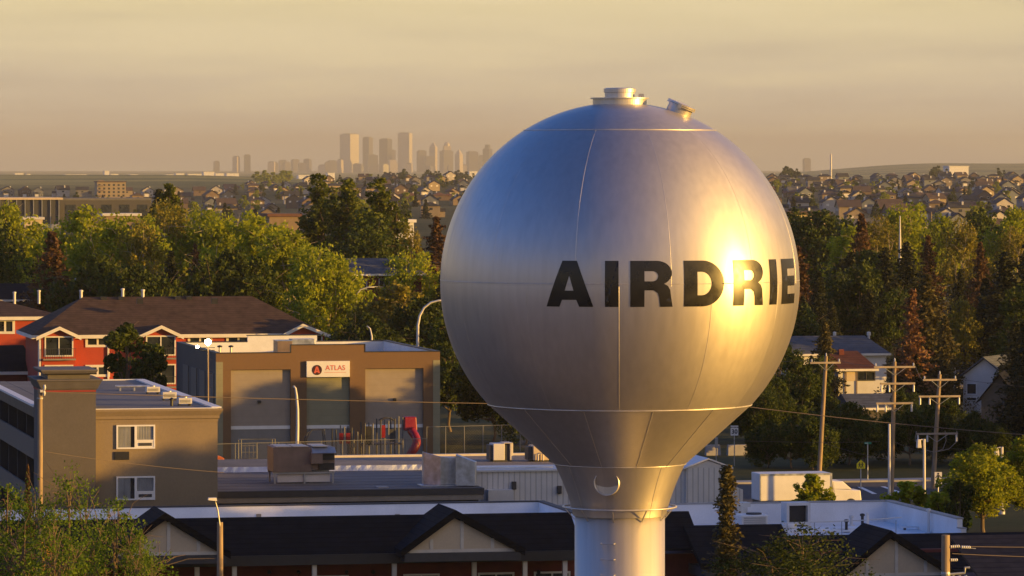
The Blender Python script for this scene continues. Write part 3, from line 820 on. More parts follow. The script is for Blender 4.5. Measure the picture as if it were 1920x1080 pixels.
def red_bay(pa, pb, papex, py_apex, rows=True):
    b0, b1 = ru(pa, -.9), ru(pb, -.9); um = ru(papex, -1.3); zA = rz_(py_apex, -1.3); zB = rz_(631, -1.3)
    MB().box((b0 + .28, -.9, 0), (b1 - .28, -.002, zB - .1)).build('bay_wall', M['red'], red)
    m = MB(); tri_v(m, b0 + .15, b1 - .15, um, zB - .1, zA - .22, -.9, 2.0); m.build('gable_panel', M['red'], red)
    m = MB(); gable_v(m, b0 - .25, b1 + .25, -1.3, 3.2, zB + .05, zA + .03, .10, um); m.build('gable_roof', M['shingle_brown'], red)
    m = MB()
    m.hull([(b0 - .3, -1.36, zB - .30), (um, -1.36, zA - .28), (um, -1.303, zA - .28), (b0 - .3, -1.303, zB - .30)], [(b0 - .3, -1.36, zB + .06), (um, -1.36, zA + .06), (um, -1.303, zA + .06), (b0 - .3, -1.303, zB + .06)])
    m.hull([(um, -1.36, zA - .28), (b1 + .3, -1.36, zB - .30), (b1 + .3, -1.303, zB - .30), (um, -1.303, zA - .28)], [(um, -1.36, zA + .06), (b1 + .3, -1.36, zB + .06), (b1 + .3, -1.303, zB + .06), (um, -1.303, zA + .06)])
    m.build('barge_board', M['trim'], red)
    for k in range(3 if rows else 1):
        za = rz_(629 + 53.5 * k, -.9); zb = rz_(667 + 53.5 * k, -.9)
        window(red, b0 + .55, b1 - .45, zb, za, -.9, M['trim'], M['glass'], .13, (.5,), (), .09, 'balcony_door')
        mm = MB().box((b0 + .35, -1.5, zb - .35), (b1 - .25, -.902, zb - .2))
        rl = mm.build('balcony_floor', M['beam'], red)
        mm = MB().box((b0 + .35, -1.5, zb + .75), (b1 - .25, -1.46, zb + .80))
        for i in range(15):
            x = b0 + .37 + (b1 - b0 - .66) * i / 14; mm.box((x, -1.49, zb - .2), (x + .025, -1.465, zb + .75))
        mm.build('balustrade', M['dark_trim'], rl)
red_bay(73, 146, 112, 612); red_bay(263, 338, 303, 611); red_bay(531, 613, 568, 610)
for pa, pb in ((160, 206), (352, 398), (424, 470)):
    for k in range(3):
        window(red, ru(pa), ru(pb), rz_(650 + 55.5 * k), rz_(628.5 + (55.5 if k == 0 else 54.5) * k), 0, M['trim'], M['glass'], .24, (.5,), (), .08)
for px in (73, 203):
    u = ru(px); MB().box((u - .09, -.16 - (.9 if px == 73 else 0), 0), (u + .09, -.003, zE - .35)).build('downpipe', M['trim'], red)
for k, px in enumerate((172, 222, 262, 312, 352, 402)):
    s_ = .3
    u, v = Fr.hz(px, 558 + 4 * (k % 3), zRi - .35)
    v = min(v, 6.6)
    MB().box((u - s_, v - .25, zRi - .55), (u + s_, v + .25, zRi + .02)).build('roof_vent', M['black'], red)
for k, px in enumerate((73, 153, 230, 268)):
    pass
# left block of the same estate, farther back
Fl = Frame(gx(122, 505), 505.0)
lb = fthing('apartment_block', 'shaded red apartment block with brown roof at the left edge, behind the gabled one', 'apartment building', Fl)
zE2 = Fl.hv(60, 594, 0)[1]; zR2 = Fl.hv(60, 563, 6)[1]
MB().box((-16, .4, 0), (-.6, 12.4, zE2 - .2)).build('wall', M['red'], lb)
m = MB(); hip(m, -17, 0, -.2, 13, zE2, zR2, 1, 6.5, .2); m.build('roof', M['shingle_brown'], lb)
MB().box((-17, -.26, zE2 - .35), (0, -.203, zE2 + .03)).build('fascia', M['trim'], lb)
a, z1 = Fl.hv(-30, 598, .4); b, z0 = Fl.hv(28, 626, .4)
window(lb, a, b, z0, z1, .4, M['trim'], M['glass'], .28, (.36, .68), (), .1)
# low dark wing in front of it
Fw = Frame(gx(72, 462), 462.0)
wg = fthing('garage_wing', 'low dark garage wing in shade at the left edge below the red block', 'garage', Fw)
zA = Fw.hv(40, 697, 0)[1]; zB = Fw.hv(40, 647, 5)[1]
MB().box((-9, .3, 0), (-.4, 9.7, zA - .2)).build('wall', M['brick'], wg)
m = MB(); hip(m, -9.5, 0, -.2, 10.2, zA, zB, .5, 1.0, .2); m.build('roof', M['shingle_black'], wg)
MB().box((-9.5, -.26, zA - .28), (0, -.203, zA + .03)).build('fascia', M['trim'], wg)
# dark roofed terrace behind
Ft = Frame(gx(160, 560), 560.0)
tb = fthing('terrace_house', 'long dark roofed house with pale flue pipes behind the red apartments', 'house', Ft)
zA = Ft.hv(60, 562, 0)[1]; zB = Ft.hv(60, 531, 6)[1]
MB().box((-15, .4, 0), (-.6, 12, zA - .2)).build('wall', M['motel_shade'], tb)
m = MB(); hip(m, -16, 0, 0, 12.4, zA, zB, 1, 3.5, .2); m.build('roof', M['shingle_black'], tb)
MB().box((-16, -.06, zA - .2), (0, -.003, zA + .03)).build('fascia', M['trim'], tb)
for k, (px, py) in enumerate(((144, 525), (197, 524))):
    u, z = Ft.hv(px, py, 5.0)
    MB().tube([(u, 5.2, zB - .9), (u, 5.2, z)], .16).lathe([(.22, z), (.22, z + .2), (.02, z + .25)], 12, (u, 5.2, 0)).build('flue', M['plain_white'], tb)
for k, (px, py) in enumerate(((27, 556), (73, 553), (152, 553), (230, 550), (268, 552))):
    if px < 130: fr, par, vv, zz = Fl, lb, 6.2, zR2
    else: fr, par, vv, zz = Fr, red, 7.0, zRi
    u, z = fr.hv(px, py - 6, vv)
    MB().tube([(u, vv, zz - .4), (u, vv, z)], .15).lathe([(.2, z), (.2, z + .16), (.02, z + .2)], 12, (u, vv, 0)).build('flue', M['plain_white'], par)
# dark roofed house by the poplars
Fh = Frame(gx(655, 590), 590.0)
hh = fthing('brick_house', 'dark roofed house with dark red walls between the poplars and the tank', 'house', Fh)
def hu_(px, v=0): return Fh.hv(px, 510, v)[0]
zA = Fh.hv(700, 514, 0)[1]; zB = Fh.hv(700, 484, 5)[1]
MB().box((.3, .5, 0), (9.5, 10, zA - .2)).build('wall', M['brick'], hh)
m = MB(); hip(m, 0, 10, 0, 10.5, zA, zB, .2, 2.0, .2); m.build('roof', M['shingle_grey'], hh)
MB().box((0, -.06, zA - .22), (10, -.003, zA + .03)).build('fascia', M['trim'], hh)
for k in range(3):
    window(hh, 1.0 + 2.9 * k, 2.4 + 2.9 * k, zA - 2.0, zA - .6, .5, M['trim'], M['glass'], .1, (.5,))
# ================================================================ shop row in the foreground
Fs = Frame(0.0, 248.0)
def shop_gable(par, pa, pb, papex, py_apex, py_base, v=-1.1, deep=4.5, extra=0):
    b0, z0 = Fs.hv(pa, py_base, v); b1, _ = Fs.hv(pb, py_base, v); um, zA = Fs.hv(papex, py_apex + 19, v)
    g = 0
    MB_ = MB(); tri_v(MB_, b0, b1, um, z0, zA, v, v + .15); p = MB_.build('gable_panel', M['cream'], par)
    m = MB()
    w = b1 - b0
    for k in (.22, .5, .78):
        x = b0 + w * k; hz_ = z0 + (zA - z0) * (1 - abs(k - .5) * 2) - .04
        m.box((x - .09, v - .04, z0 + .18), (x + .09, v - .003, hz_ - .05))
    m.box((b0 + .1, v - .05, z0), (b1 - .1, v - .004, z0 + .17))
    m.build('timber_strip', M['cream_trim'], p)
    rise = (zA - z0) / (w / 2)
    ov = .42; t_ = .40
    m = MB(); gable_v(m, b0 - ov, b1 + ov, v - .35, v + deep, z0 + t_ - ov * rise + .05, zA + t_ + .05, t_, um)
    m.build('gable_roof', M['shingle_black'], par)
    MB().box((b0 - .2, v - .3, z0 - .45), (b1 + .2, v + 2.0, z0 - .004)).build('gable_beam', M['dark_trim'], par)
    return b0, b1, z0
def su(px, v=0): return Fs.hv(px, 1000, v)[0]
# left wing
zEv = Fs.hv(600, 1044, 0)[1]; zRg = Fs.hv(600, 973, 3.0)[1]
uA, uB = su(-140), su(1092)
vP = 19.0
shop = fthing('shop_row', 'long black roofed shop row with cream gables in the foreground, left of the column', 'shops', Fs)
zPt = Fs.hv(700, 944, vP)[1]; zFl = Fs.hv(700, 976, vP)[1]
uQ = Fs.hv(1010, 941, vP)[0]
m = MB().hull([(uA, 0, zEv), (uB, 0, zEv), (uB, 3.0, zRg), (uA, 3.0, zRg)], [(uA, .05, zEv + .14), (uB, .05, zEv + .14), (uB, 3.0, zRg + .14), (uA, 3.0, zRg + .14)])
m.box((uA, 3.0, zRg - .25), (uB, 3.25, zRg + .14))
m.build('mansard_roof', M['shingle_black'], shop)
MB().box((uA, -.1, zEv - .42), (uB, .0, zEv + .12)).build('gutter', M['black'], shop)
MB().box((uA, .003, zEv - .40), (uB, 2.2, zEv - .28)).build('soffit', M['beam'], shop)
MB().box((uA, 2.2, 0), (uQ + .3, vP + .3, zFl - .2)).build('wall', M['brick'], shop)
MB().box((uA, 3.25, zFl - .2), (uQ, vP - .02, zFl)).build('roof', M['membrane'], shop)
m = MB().box((uA, vP, zFl - .2), (uQ + .3, vP + .3, zPt - .06))
# stepped down side parapet towards the street
vS0 = Fs.hu(1088, 967, uQ)[0]; 
m.hull([(uQ, 3.25, zFl - .2), (uQ + .3, 3.25, zFl - .2), (uQ + .3, vP - .003, zFl - .2), (uQ, vP - .003, zFl - .2)], [(uQ, 3.25, zPt - .06), (uQ + .3, 3.25, zPt - .06), (uQ + .3, vP - .003, zPt - .06), (uQ, vP - .003, zPt - .06)])
m.build('parapet', M['membrane'], shop)
m = MB().box((uA, vP - .04, zPt - .06), (uQ + .34, vP + .34, zPt + .02)).box((uQ - .04, 3.25, zPt - .06), (uQ + .34, vP - .04, zPt + .02))
m.build('parapet_cap', M['dark_trim'], shop)
for px in (485, 745):
    u, z = Fs.hv(px, 968, vP); MB().box((u - .14, vP - .05, z - .12), (u + .14, vP - .001, z + .13)).build('scupper', M['beam'], shop)
for pa, pb, pc, py, pb_ in ((216, 416, 309, 957, 1043), (764, 968, 852, 952, 1037)):
    shop_gable(shop, pa, pb, pc, py, pb_)
for px in (70, 170, 270, 370, 440, 590, 740, 890, 985, 1060):
    u = su(px, .1); MB().box((u - .12, .12, 0), (u + .12, .36, zEv - .42)).build('post', M['cream_trim'], shop)
for px in (505, 560, 650, 700, 1010):
    u = su(px, 2.1); z = Fs.hv(px, 1073, 2.1)[1]
    MB().lathe([(.06, -.1), (.12, 0), (.05, .12)], 10, (u, 2.1, z)).build('lantern', M['black'], shop)
for px in (340, 480, 620, 790, 930, 1035):
    a = su(px - 34, 2.2); b = su(px + 34, 2.2)
    window(shop, a, b, .6, zEv - 1.2, 2.2, M['trim'], M['glass'], .1, (.5,), (), .09, 'shop_window')

# right wing
shop2 = fthing('shop_wing', 'black roofed shop wing with white parapet and rooftop plant, right of the column', 'shops', Fs)
vQ = 19.0
zPt2 = Fs.hv(1500, 941, vQ)[1]; zFl2 = zPt2 - 1.22
uC, uD = su(1096, vQ), Fs.hv(1662, 940, vQ)[0]
uC0 = uQ + .8
MB().box((uC0, 1.6, 0), (uD + .3, vQ + .3, zFl2 - .2)).build('wall', M['brick'], shop2)
MB().box((uC0 + .3, 4.0, zFl2 - .2), (uD, vQ, zFl2)).build('roof', M['membrane'], shop2)
vE = Fs.hu(1795, 973, uD)[0]
vE2 = 4.2
m = MB().box((uC0, vQ, zFl2 - .2), (uD + .3, vQ + .3, zPt2 - .06)).box((uD, vE, zFl2 - .2), (uD + .3, vQ - .003, zPt2 - .06)).box((uD, vE2, zFl2 - .2), (uD + .3, vE - .003, zPt2 - .55))
m.build('parapet', M['membrane'], shop2)
m = MB().box((uC0, vQ - .04, zPt2 - .06), (uD + .34, vQ + .34, zPt2 + .02)).box((uD - .04, vE, zPt2 - .06), (uD + .38, vQ - .04, zPt2 + .03)).box((uD - .04, vE2, zPt2 - .55), (uD + .34, vE, zPt2 - .49))
m.build('parapet_cap', M['concrete'], shop2)
# front mansard of the wing with a gable turned sideways at its left corner
zE3 = Fs.hv(1400, 1078, -.5)[1]; zR3 = Fs.hv(1500, 1004, 4.0)[1]
uG0 = su(1420, 2); uG1 = Fs.hv(1900, 1004, 4.0)[0] + 6
m = MB().hull([(uG0 - 2, -.5, zE3), (uG1, -.5, zE3), (uG1, 4.0, zR3 - .12), (uG0 - 2, 4.0, zR3 - .12)], [(uG0 - 2, -.45, zE3 + .14), (uG1, -.45, zE3 + .14), (uG1, 4.0, zR3), (uG0 - 2, 4.0, zR3)])
m.build('mansard_roof', M['shingle_black'], shop2)
MB().box((uG0 - 2, -.6, zE3 - .4), (uG1, -.5, zE3 + .1)).build('gutter', M['black'], shop2)
# sideways gabled block: ridge along u
ug = Fs.hv(1316, 1012, 1.0)[0]; zg1 = Fs.hv(1300, 985, 1.6)[1]; zg0 = Fs.hv(1300, 1056, -2)[1]
ue = Fs.hv(1412, 984, 1.6)[0]
vg0, vg1 = -2.4, 5.6; vm = 1.6
def slabs(m, x0, x1, t_=.3):
    m.hull([(x0, vg0, zg0 - t_), (x1, vg0, zg0 - t_), (x1, vm, zg1 - t_), (x0, vm, zg1 - t_)], [(x0, vg0, zg0), (x1, vg0, zg0), (x1, vm, zg1), (x0, vm, zg1)])
    m.hull([(x0, vm, zg1 - t_), (x1, vm, zg1 - t_), (x1, vg1, zg0 - t_), (x0, vg1, zg0 - t_)], [(x0, vm, zg1), (x1, vm, zg1), (x1, vg1, zg0), (x0, vg1, zg0)])
m = MB(); slabs(m, ug - .9, ue + 1.6); m.build('cross_roof', M['shingle_black'], shop2)
m = MB(); m.hull([(ug, vg0 + .6, zg0 - .05), (ug, vg1 - .6, zg0 - .05), (ug, vm, zg1 - .5)], [(ug + .2, vg0 + .6, zg0 - .05), (ug + .2, vg1 - .6, zg0 - .05), (ug + .2, vm, zg1 - .5)])
m.build('gable_panel', M['plain_white'], shop2)
MB().box((ug - .6, vg0 + .2, zg0 - .85), (ue, vg1 - .2, zg0 - .32)).build('gable_beam', M['dark_trim'], shop2)
MB().box((ug + .2, vg0 + 1.0, 0), (ue, vg1 - .6, zg0 - .86)).build('wall', M['brick'], shop2)
# dark hip closing the gap behind the column
m = MB().hull([(uQ + .35, 0, zEv), (ug - .2, 0, zEv), (ug - .2, 3.2, zRg - .05), (uQ + .35, 3.2, zRg - .05)], [(uQ + .35, .05, zEv + .14), (ug - .2, .05, zEv + .14), (ug - .2, 3.2, zRg + .1), (uQ + .35, 3.2, zRg + .1)])
m.build('mansard_roof', M['shingle_black'], shop2)
shop_gable(shop2, 1583, 1778, 1668, 990, 1082, -1.6, 5.2)
# brown shingled roof at the far right edge
Fx = Frame(gx(1812, 240), 238.5)
sx = fthing('annex_roof', 'brown and black shingled annex roof at the lower right corner', 'annex', Fx)
za = Fx.hv(1850, 1090, 0)[1]; zb = Fx.hv(1850, 1008, 5.4)[1]
m = MB().hull([(.6, 0, za), (14, 0, za), (14, 5.4, zb), (.6, 5.4, zb)], [(.6, .05, za + .14), (14, .05, za + .14), (14, 5.4, zb + .14), (.6, 5.4, zb + .14)])
m.build('roof', M['shingle_brown'], sx)
MB().box((.8, .6, 0), (14, 5.3, za - .01)).build('wall', M['brick'], sx)

# plant on the right wing's roof
def put(fr, px, py, z): 
    u, v = fr.hz(px, py, z); return fr.o + fr.u * u + fr.v * v + Vector((0, 0, z))
zf = zFl2
KX = 262.0 / F
t = thing('exhaust_unit', 'white framed rooftop unit with big black opening by the parapet', 'rooftop unit', put(Fs, 1480, 988, zf), TH)
w, h = 37 * KX, 34 * KX
m = MB().box((-.15, 0, .1), (0, 1.3, h + .35)).box((w, 0, .1), (w + .15, 1.3, h + .35)).box((0, 0, h + .2), (w, 1.3, h + .35)).box((0, 0, .1), (w, 1.3, .25)).box((0, 1.15, .25), (w, 1.3, h + .2))
m.build('casing', M['plain_white'], t)
MB().box((.02, .5, .25), (w - .02, .55, h + .2)).build('opening', M['black'], t)
MB().box((0, .1, 0), (w, 1.2, .1)).build('curb', M['dark_trim'], t)
t = thing('condenser_cabinet', 'pinkish grey condenser cabinet with white lid beside the slim conifer', 'rooftop unit', put(Fs, 1391, 1003, zf), TH)
w, h = 50 * KX, 34 * KX
MB().box((0, 0, .1), (w, 1.6, h)).build('casing', M['plain_white'], t, bevel=.02)
MB().box((-.06, -.06, h), (w + .06, 1.66, h + .07)).build('lid', M['white'], t)
m = MB()
for k in range(7): m.box((.12, -.03, .25 + k * .11), (w - .12, -.001, .31 + k * .11))
m.build('grille', M['grey_metal'], t)
MB().lathe([(.45, h + .07), (.45, h + .16), (.02, h + .17)], 24, (w * .6, .8, 0)).build('fan_cowl', M['dark_trim'], t)
MB().box((.1, .1, 0), (w - .1, 1.5, .1)).build('curb', M['dark_trim'], t)
t = thing('duct_box', 'grey duct box behind the slim conifer on the white roof', 'duct', put(Fs, 1383, 988, zf), TH)
MB().box((0, 0, 0), (.6, .8, 1.15)).box((-.2, -.1, 1.15), (.75, .9, 1.4)).build('casing', M['galv'], t)
t = thing('roof_hatch', 'white roof platform with rounded hatch behind the bare shrub', 'roof hatch', put(Fs, 1462, 1000, zf), TH)
MB().box((0, 0, 0), (3.0, 1.6, .22)).build('platform', M['membrane'], t, bevel=.02)
MB().lathe([(.5, .22), (.5, .42), (.4, .52), (.02, .56)], 24, (.7, .8, 0)).build('hatch', M['white'], t, True)
for px, py, hh_, lab in ((1587, 998, .62, 'black capped vent pipe, nearest the middle of the white roof'), (1617, 996, .9, 'dark vent pipe left of the tall standpipe on the white roof'), (1596, 986, .5, 'small grey vent stub by the far parapet of the white roof'), (1741, 1000, 1.3, 'pale vent pipe in front of the right parapet of the white roof')):
    t = thing('vent_pipe', lab, 'vent pipe', put(Fs, px, py, zf), TH)
    mt = M['black'] if 'black' in lab or 'dark' in lab else M['plain_white']
    MB().lathe([(.22, 0), (.2, .06), (.1, .08)], 14).tube([(0, 0, .05), (0, 0, hh_)], .085).build('pipe', mt, t)
    MB().lathe([(.09, hh_ - .05), (.15, hh_), (.13, hh_ + .1), (.02, hh_ + .13)], 14).build('cap', mt, t)
t = thing('standpipe', 'tall white standpipe with long thin gas line on the white roof', 'pipe', put(Fs, 1626, 1004, zf), TH)
MB().tube([(0, 0, 0), (0, 0, 1.3)], .09).lathe([(.25, 0), (.25, .08), (.1, .1)], 14).build('pipe', M['white'], t)
MB().tube([(-5.0, .3, .75), (-2, .3, .8), (0, .3, .85), (2.2, .6, .95)], .03).build('gas_line', M['plain_white'], t)
m = MB()
for x in (-4.6, -3, -1.4, 1.8): m.tube([(x, .35, 0), (x, .35, .8)], .025)
m.build('support', M['grey_metal'], t)
for k, px in enumerate((1530, 1560, 1690)):
    t = thing('cable_tray', ['long low white cable tray, left one on the white roof', 'low white cable tray by the vent pipes on the white roof', 'low white cable tray at the right of the white roof'][k], 'cable tray', put(Fs, px, 1002 - 4 * k, zf), TH)
    MB().box((0, 0, .12), (2.6, .3, .2)).build('tray', M['membrane'], t)
    MB().box((.2, .05, 0), (.3, .25, .12)).box((2.3, .05, 0), (2.4, .25, .12)).build('foot', M['dark_trim'], t)

# ================================================================ flat roofed hall behind the shops
Fb = Frame(gx(408, 284), 284.0)
hall = fthing('flat_roof_hall', 'flat grey felt roofed hall with dark eaves band behind the shop row', 'hall', Fb)
zb = Fb.hv(650, 918, 0)[1]
uE = Fb.hv(908, 925, 0)[0]
vB1 = Fb.hz(700, 882, zb)[1]
MB().box((-5, .3, 0), (uE - .3, vB1 - .01, zb - .75)).build('wall', M['motel_shade'], hall)
MB().box((-5, 0, zb - .42), (uE, .3, zb - .02)).box((uE - .3, .3, zb - .42), (uE, vB1, zb - .02)).build('eaves_band', M['dark_trim'], hall)
MB().box((-5, .05, zb - .75), (uE - .05, .3, zb - .425)).build('fascia', M['beam'], hall)
MB().box((-5, .3, zb - .2), (uE - .3, vB1, zb)).build('roof', M['roof_tar'], hall)
m = MB()
for k in range(5): m.box((-5, 1.5 + k * 2.6, zb + .002), (uE - .4, 1.62 + k * 2.6, zb + .012))
m.build('felt_lap', M['dark_trim'], hall)
# quilted silver upstand and the gravel roof behind
m = MB(); n = 64; z1 = Fb.hv(700, 876, vB1)[1]
for i in range(n):
    x0 = -5 + (uE + 5) * i / n; x1 = -5 + (uE + 5) * (i + 1) / n
    a = .10 * math.sin(i * 1.7) ** 2; b = .10 * math.sin((i + 1) * 1.7) ** 2
    m.quad((x0, vB1 - .35, zb + .012), (x1, vB1 - .35, zb + .012), (x1, vB1 - .12 - b, zb + .35), (x0, vB1 - .12 - a, zb + .35))
    m.quad((x0, vB1 - .12 - a, zb + .35), (x1, vB1 - .12 - b, zb + .35), (x1, vB1 - .02, z1), (x0, vB1 - .02, z1))
m.build('silver_upstand', M['quilt'], hall)
MB().box((-5, vB1, z1 - .5), (uE, vB1 + .45, z1 + .04)).build('kerb_cap', M['quilt'], hall)
Fg = Frame(0, 0); Fg.o = Fb.o + Fb.v * (vB1 + .5)
gr = fthing('gravel_roof_building', 'low building with gravel roof and pale kerbs behind the flat roofed hall', 'hall', Fg)
g0 = Fg.hv(628, 870, 0)[0]; gv = Fg.hz(720, 857, z1 - .1)[1]; g1 = Fg.hv(1062, 868, 0)[0]
MB().box((g0 - 9, 0, 0), (g1, gv + .5, z1 - .35)).build('wall', M['motel_dark'], gr)
MB().box((g0, .3, z1 - .35), (g1 - .3, gv, z1 - .1)).build('roof', M['gravel'], gr)
MB().box((g0 - 9, 0, z1 - .35), (g0 - .01, gv, z1 - .12)).build('roof_felt', M['roof_tar'], gr)
zk = Fg.hv(800, 852, gv)[1]
m = MB().box((g0 - 1, gv, z1 - .35), (g1, gv + .5, zk)); m.build('rear_kerb', M['cream_trim'], gr)

def galv_duct():
    zb0 = zb
    t = thing('duct', 'dented galvanised duct elbow standing on the grey felt roof', 'duct', put(Fb, 800, 912, zb0), TH)
    k = 292.0 / F
    W1, H1 = 42 * k, 62 * k
    m = MB()
    m.hull([(0, 1.6, .05), (.9, .6, .05), (.9, .0, .05), (0, 1.0, .05)], [(0, 1.6, H1), (.9, .6, H1 - .25), (.9, .0, H1 - .25), (0, 1.0, H1)])
    m.build('riser', M['galv'], t, bevel=.02)
    MB().hull([(.95, .7, .05), (2.0, .7, .05), (2.0, 1.6, .05), (.95, 1.6, .05)], [(.95, .7, H1 - .3), (2.0, .7, H1 - .35), (2.0, 1.6, H1 - .35), (.95, 1.6, H1 - .3)]).build('crossover', M['galv'], t, bevel=.02)
    MB().hull([(1.75, -.55, .05), (2.9, -.95, .05), (3.15, -.2, .05), (2.0, .4, .05)], [(1.75, -.55, H1 - .1), (2.9, -.95, H1 - .55), (3.15, -.2, H1 - .55), (2.0, .4, H1 - .1)]).build('outlet', M['galv'], t, bevel=.02)
    MB().box((-.3, -.1, 0), (3.3, 1.7, .05)).build('flashing', M['galv'], t)
galv_duct()
# the big brown air handler
k = 292.0 / F
t = thing('air_handler', 'big brown sheet metal air handler on a pale stand on the grey felt roof', 'rooftop unit', put(Fb, 512, 908, zb), TH)
Wd, H0, H1 = 117 * k, 22 * k, 69 * k
MB().box((0, 0, H0), (Wd * .62, 2.4, H1)).build('casing', M['hvac_brown'], t, bevel=.02)
MB().hull([(Wd * .6, .1, H0 + .1), (Wd, .1, H0 + .1), (Wd, 2.3, H0 + .1), (Wd * .62 + .01, 2.3, H0 + .1)], [(Wd * .62 + .01, .1, H1 - .04), (Wd, .1, H1 - .04), (Wd, 2.3, H1 - .04), (Wd * .62 + .01, 2.3, H1 - .04)]).build('fan_section', M['hvac_brown'], t, bevel=.02)
m = MB()
for i, x in enumerate((.05, .32, .64)): m.box((Wd * x, -.05, H1 + .001), (Wd * (x + .24), 2.45, H1 + .05))
m.build('lid', M['cream_trim'], t)
MB().hull([(Wd * .60, -.55, H1 - .38), (Wd * 1.0, -.55, H1 - .38), (Wd, .09, H1 - .38), (Wd * .6, .09, H1 - .38)], [(Wd * .62, -.45, H1 - .32), (Wd * 1.0, -.45, H1 - .32), (Wd, .09, H1 - .05), (Wd * .62, .09, H1 - .05)]).build('hood', M['grey_metal'], t)
MB().box((Wd * .60, -.5, H0 + .55), (Wd * .78, .09, H1 - .39)).build('filter_box', M['hvac_brown'], t)
MB().box((Wd * .785, -.02, H0 + .75), (Wd * .99, .095, H1 - .45)).box((Wd * .74, -.03, H0 + .12), (Wd * .99, .097, H0 + .55)).build('opening', M['black'], t)
for i in range(2): MB().box((Wd * (.08 + .45 * i), .25, .1), (Wd * (.5 + .43 * i), .3, H0 - .002)).build('skirt_panel', M['plain_white'], t)
m = MB()
for x in (.02, .5, .96):
    for y in (.1, 2.2): m.box((Wd * x, y, 0), (Wd * x + .1, y + .1, H0))
m.box((0, .08, H0 - .12), (Wd, .2, H0 - .003)).box((0, 2.2, H0 - .12), (Wd, 2.3, H0 - .003))
m.build('stand', M['grey_metal'], t)
t = thing('roof_mat', 'pale square paver lying on the grey felt roof', 'paver', put(Fb, 708, 915, zb), TH)
MB().box((0, 0, 0), (.72, 1.1, .05)).build('slab', M['concrete'], t, bevel=.01)
t = thing('rooftop_unit', 'pale upright rooftop unit with open dark door on the gravel roof', 'rooftop unit', put(Fg, 925, 866, z1 - .1), TH)
k = 310 / F
MB().box((0, 0, .1), (22 * k, 1.4, 34 * k)).build('casing', M['plain_white'], t, bevel=.03)
MB().box((-.22, 0.1, .1), (-.01, 1.3, 31 * k)).build('side_duct', M['dark_trim'], t)
MB().box((22 * k + .01, .1, .1), (32 * k, 1.3, 32 * k)).build('opening', M['motel_shade'], t)
MB().box((32 * k + .005, 0, .1), (38 * k, 1.4, 34 * k)).box((20 * k, -.02, 34 * k + .005), (38 * k, 1.4, 35.5 * k)).build('door', M['cream_trim'], t, bevel=.03)
MB().box((0, .1, 0), (36 * k, 1.3, .1)).build('curb', M['dark_trim'], t)
t = thing('rooftop_unit', 'sunlit cream rooftop unit half hidden by the edge of the tank cone', 'rooftop unit', put(Fg, 1000, 866, z1 - .1), TH)
MB().box((0, 0, .1), (30 * k, 1.6, 30 * k)).build('casing', M['cream'], t, bevel=.03)
MB().box((-.3, .2, .1), (-.01, 1.4, 28 * k)).build('side_duct', M['dark_trim'], t)
MB().tube([(8 * k, -.12, .1), (8 * k, -.12, .5), (18 * k, -.12, .6), (18 * k, -.12, .1)], .06).build('pipe', M['cream_trim'], t)
MB().box((0, .1, 0), (30 * k, 1.5, .1)).build('curb', M['dark_trim'], t)

# ================================================================ white corrugated shed
Fc = Frame(gx(893, 291), 291.0)
shed = fthing('metal_shed', 'white corrugated metal shed passing behind the tower column', 'shed', Fc)
zc1 = Fc.hv(980, 884, 0)[1]
ue = Fc.hv(1362, 900, 0)[0]
MB().box((0, 0, 0), (ue, 4.2, zc1)).build('wall', M['corr'], shed)
m = MB().hull([(-.15, -.15, zc1 + .002), (ue + .1, -.15, zc1 + .002), (ue + .1, 4.4, zc1 + .002), (-.15, 4.4, zc1 + .002)], [(-.15, -.15, zc1 + .12), (ue + .1, -.15, zc1 + .12), (ue + .1, 4.4, zc1 + .12), (-.15, 4.4, zc1 + .12)])
m.build('roof', M['plain_white'], shed)
MB().box((-.2, 1.2, zc1 + .125), (5.2, 2.0, zc1 + .22)).build('ridge_flashing', M['quilt'], shed)
uu = Fc.hv(975, 900, 0)[0]
MB().box((0.6, -.9, 0), (uu - .6, -.003, Fc.hv(940, 917, 0)[1])).build('lean_to', M['plain_white'], shed)
for px, py in ((963, 910), (1048, 918)):
    u, z = Fc.hv(px, py, 0); MB().box((u - .14, -.25, z - .25), (u + .14, -.003, z + .25)).build('wall_lamp', M['dark_trim'], shed, bevel=.03)
u0 = Fc.hv(1285, 900, 0)[0]; um, zm = Fc.hv(1326, 863, 0)
MB().box((u0, -.30, 0), (ue + .05, -.003, zc1 + .1)).build('gable_wall', M['corr'], shed)
m = MB(); tri_v(m, u0, ue + .05, um, zc1 + .1, zm, -.3, 4.1); m.build('gable_panel', M['plain_white'], shed)
m = MB(); gable_v(m, u0 - .2, ue + .35, -.4, 4.3, zc1 + .12, zm + .16, .1, um); m.build('gable_roof', M['white'], shed)
u2, z2 = Fc.hv(1393, 918, 0); _, z3 = Fc.hv(1366, 906, 0)
m = MB().hull([(ue + .06, 0, 0), (u2, 0, 0), (u2, 6, 0), (ue + .06, 6, 0)], [(ue + .06, 0, z3), (u2, 0, z2), (u2, 6, z2), (ue + .06, 6, z3)])
m.build('side_lean_to', M['corr'], shed)
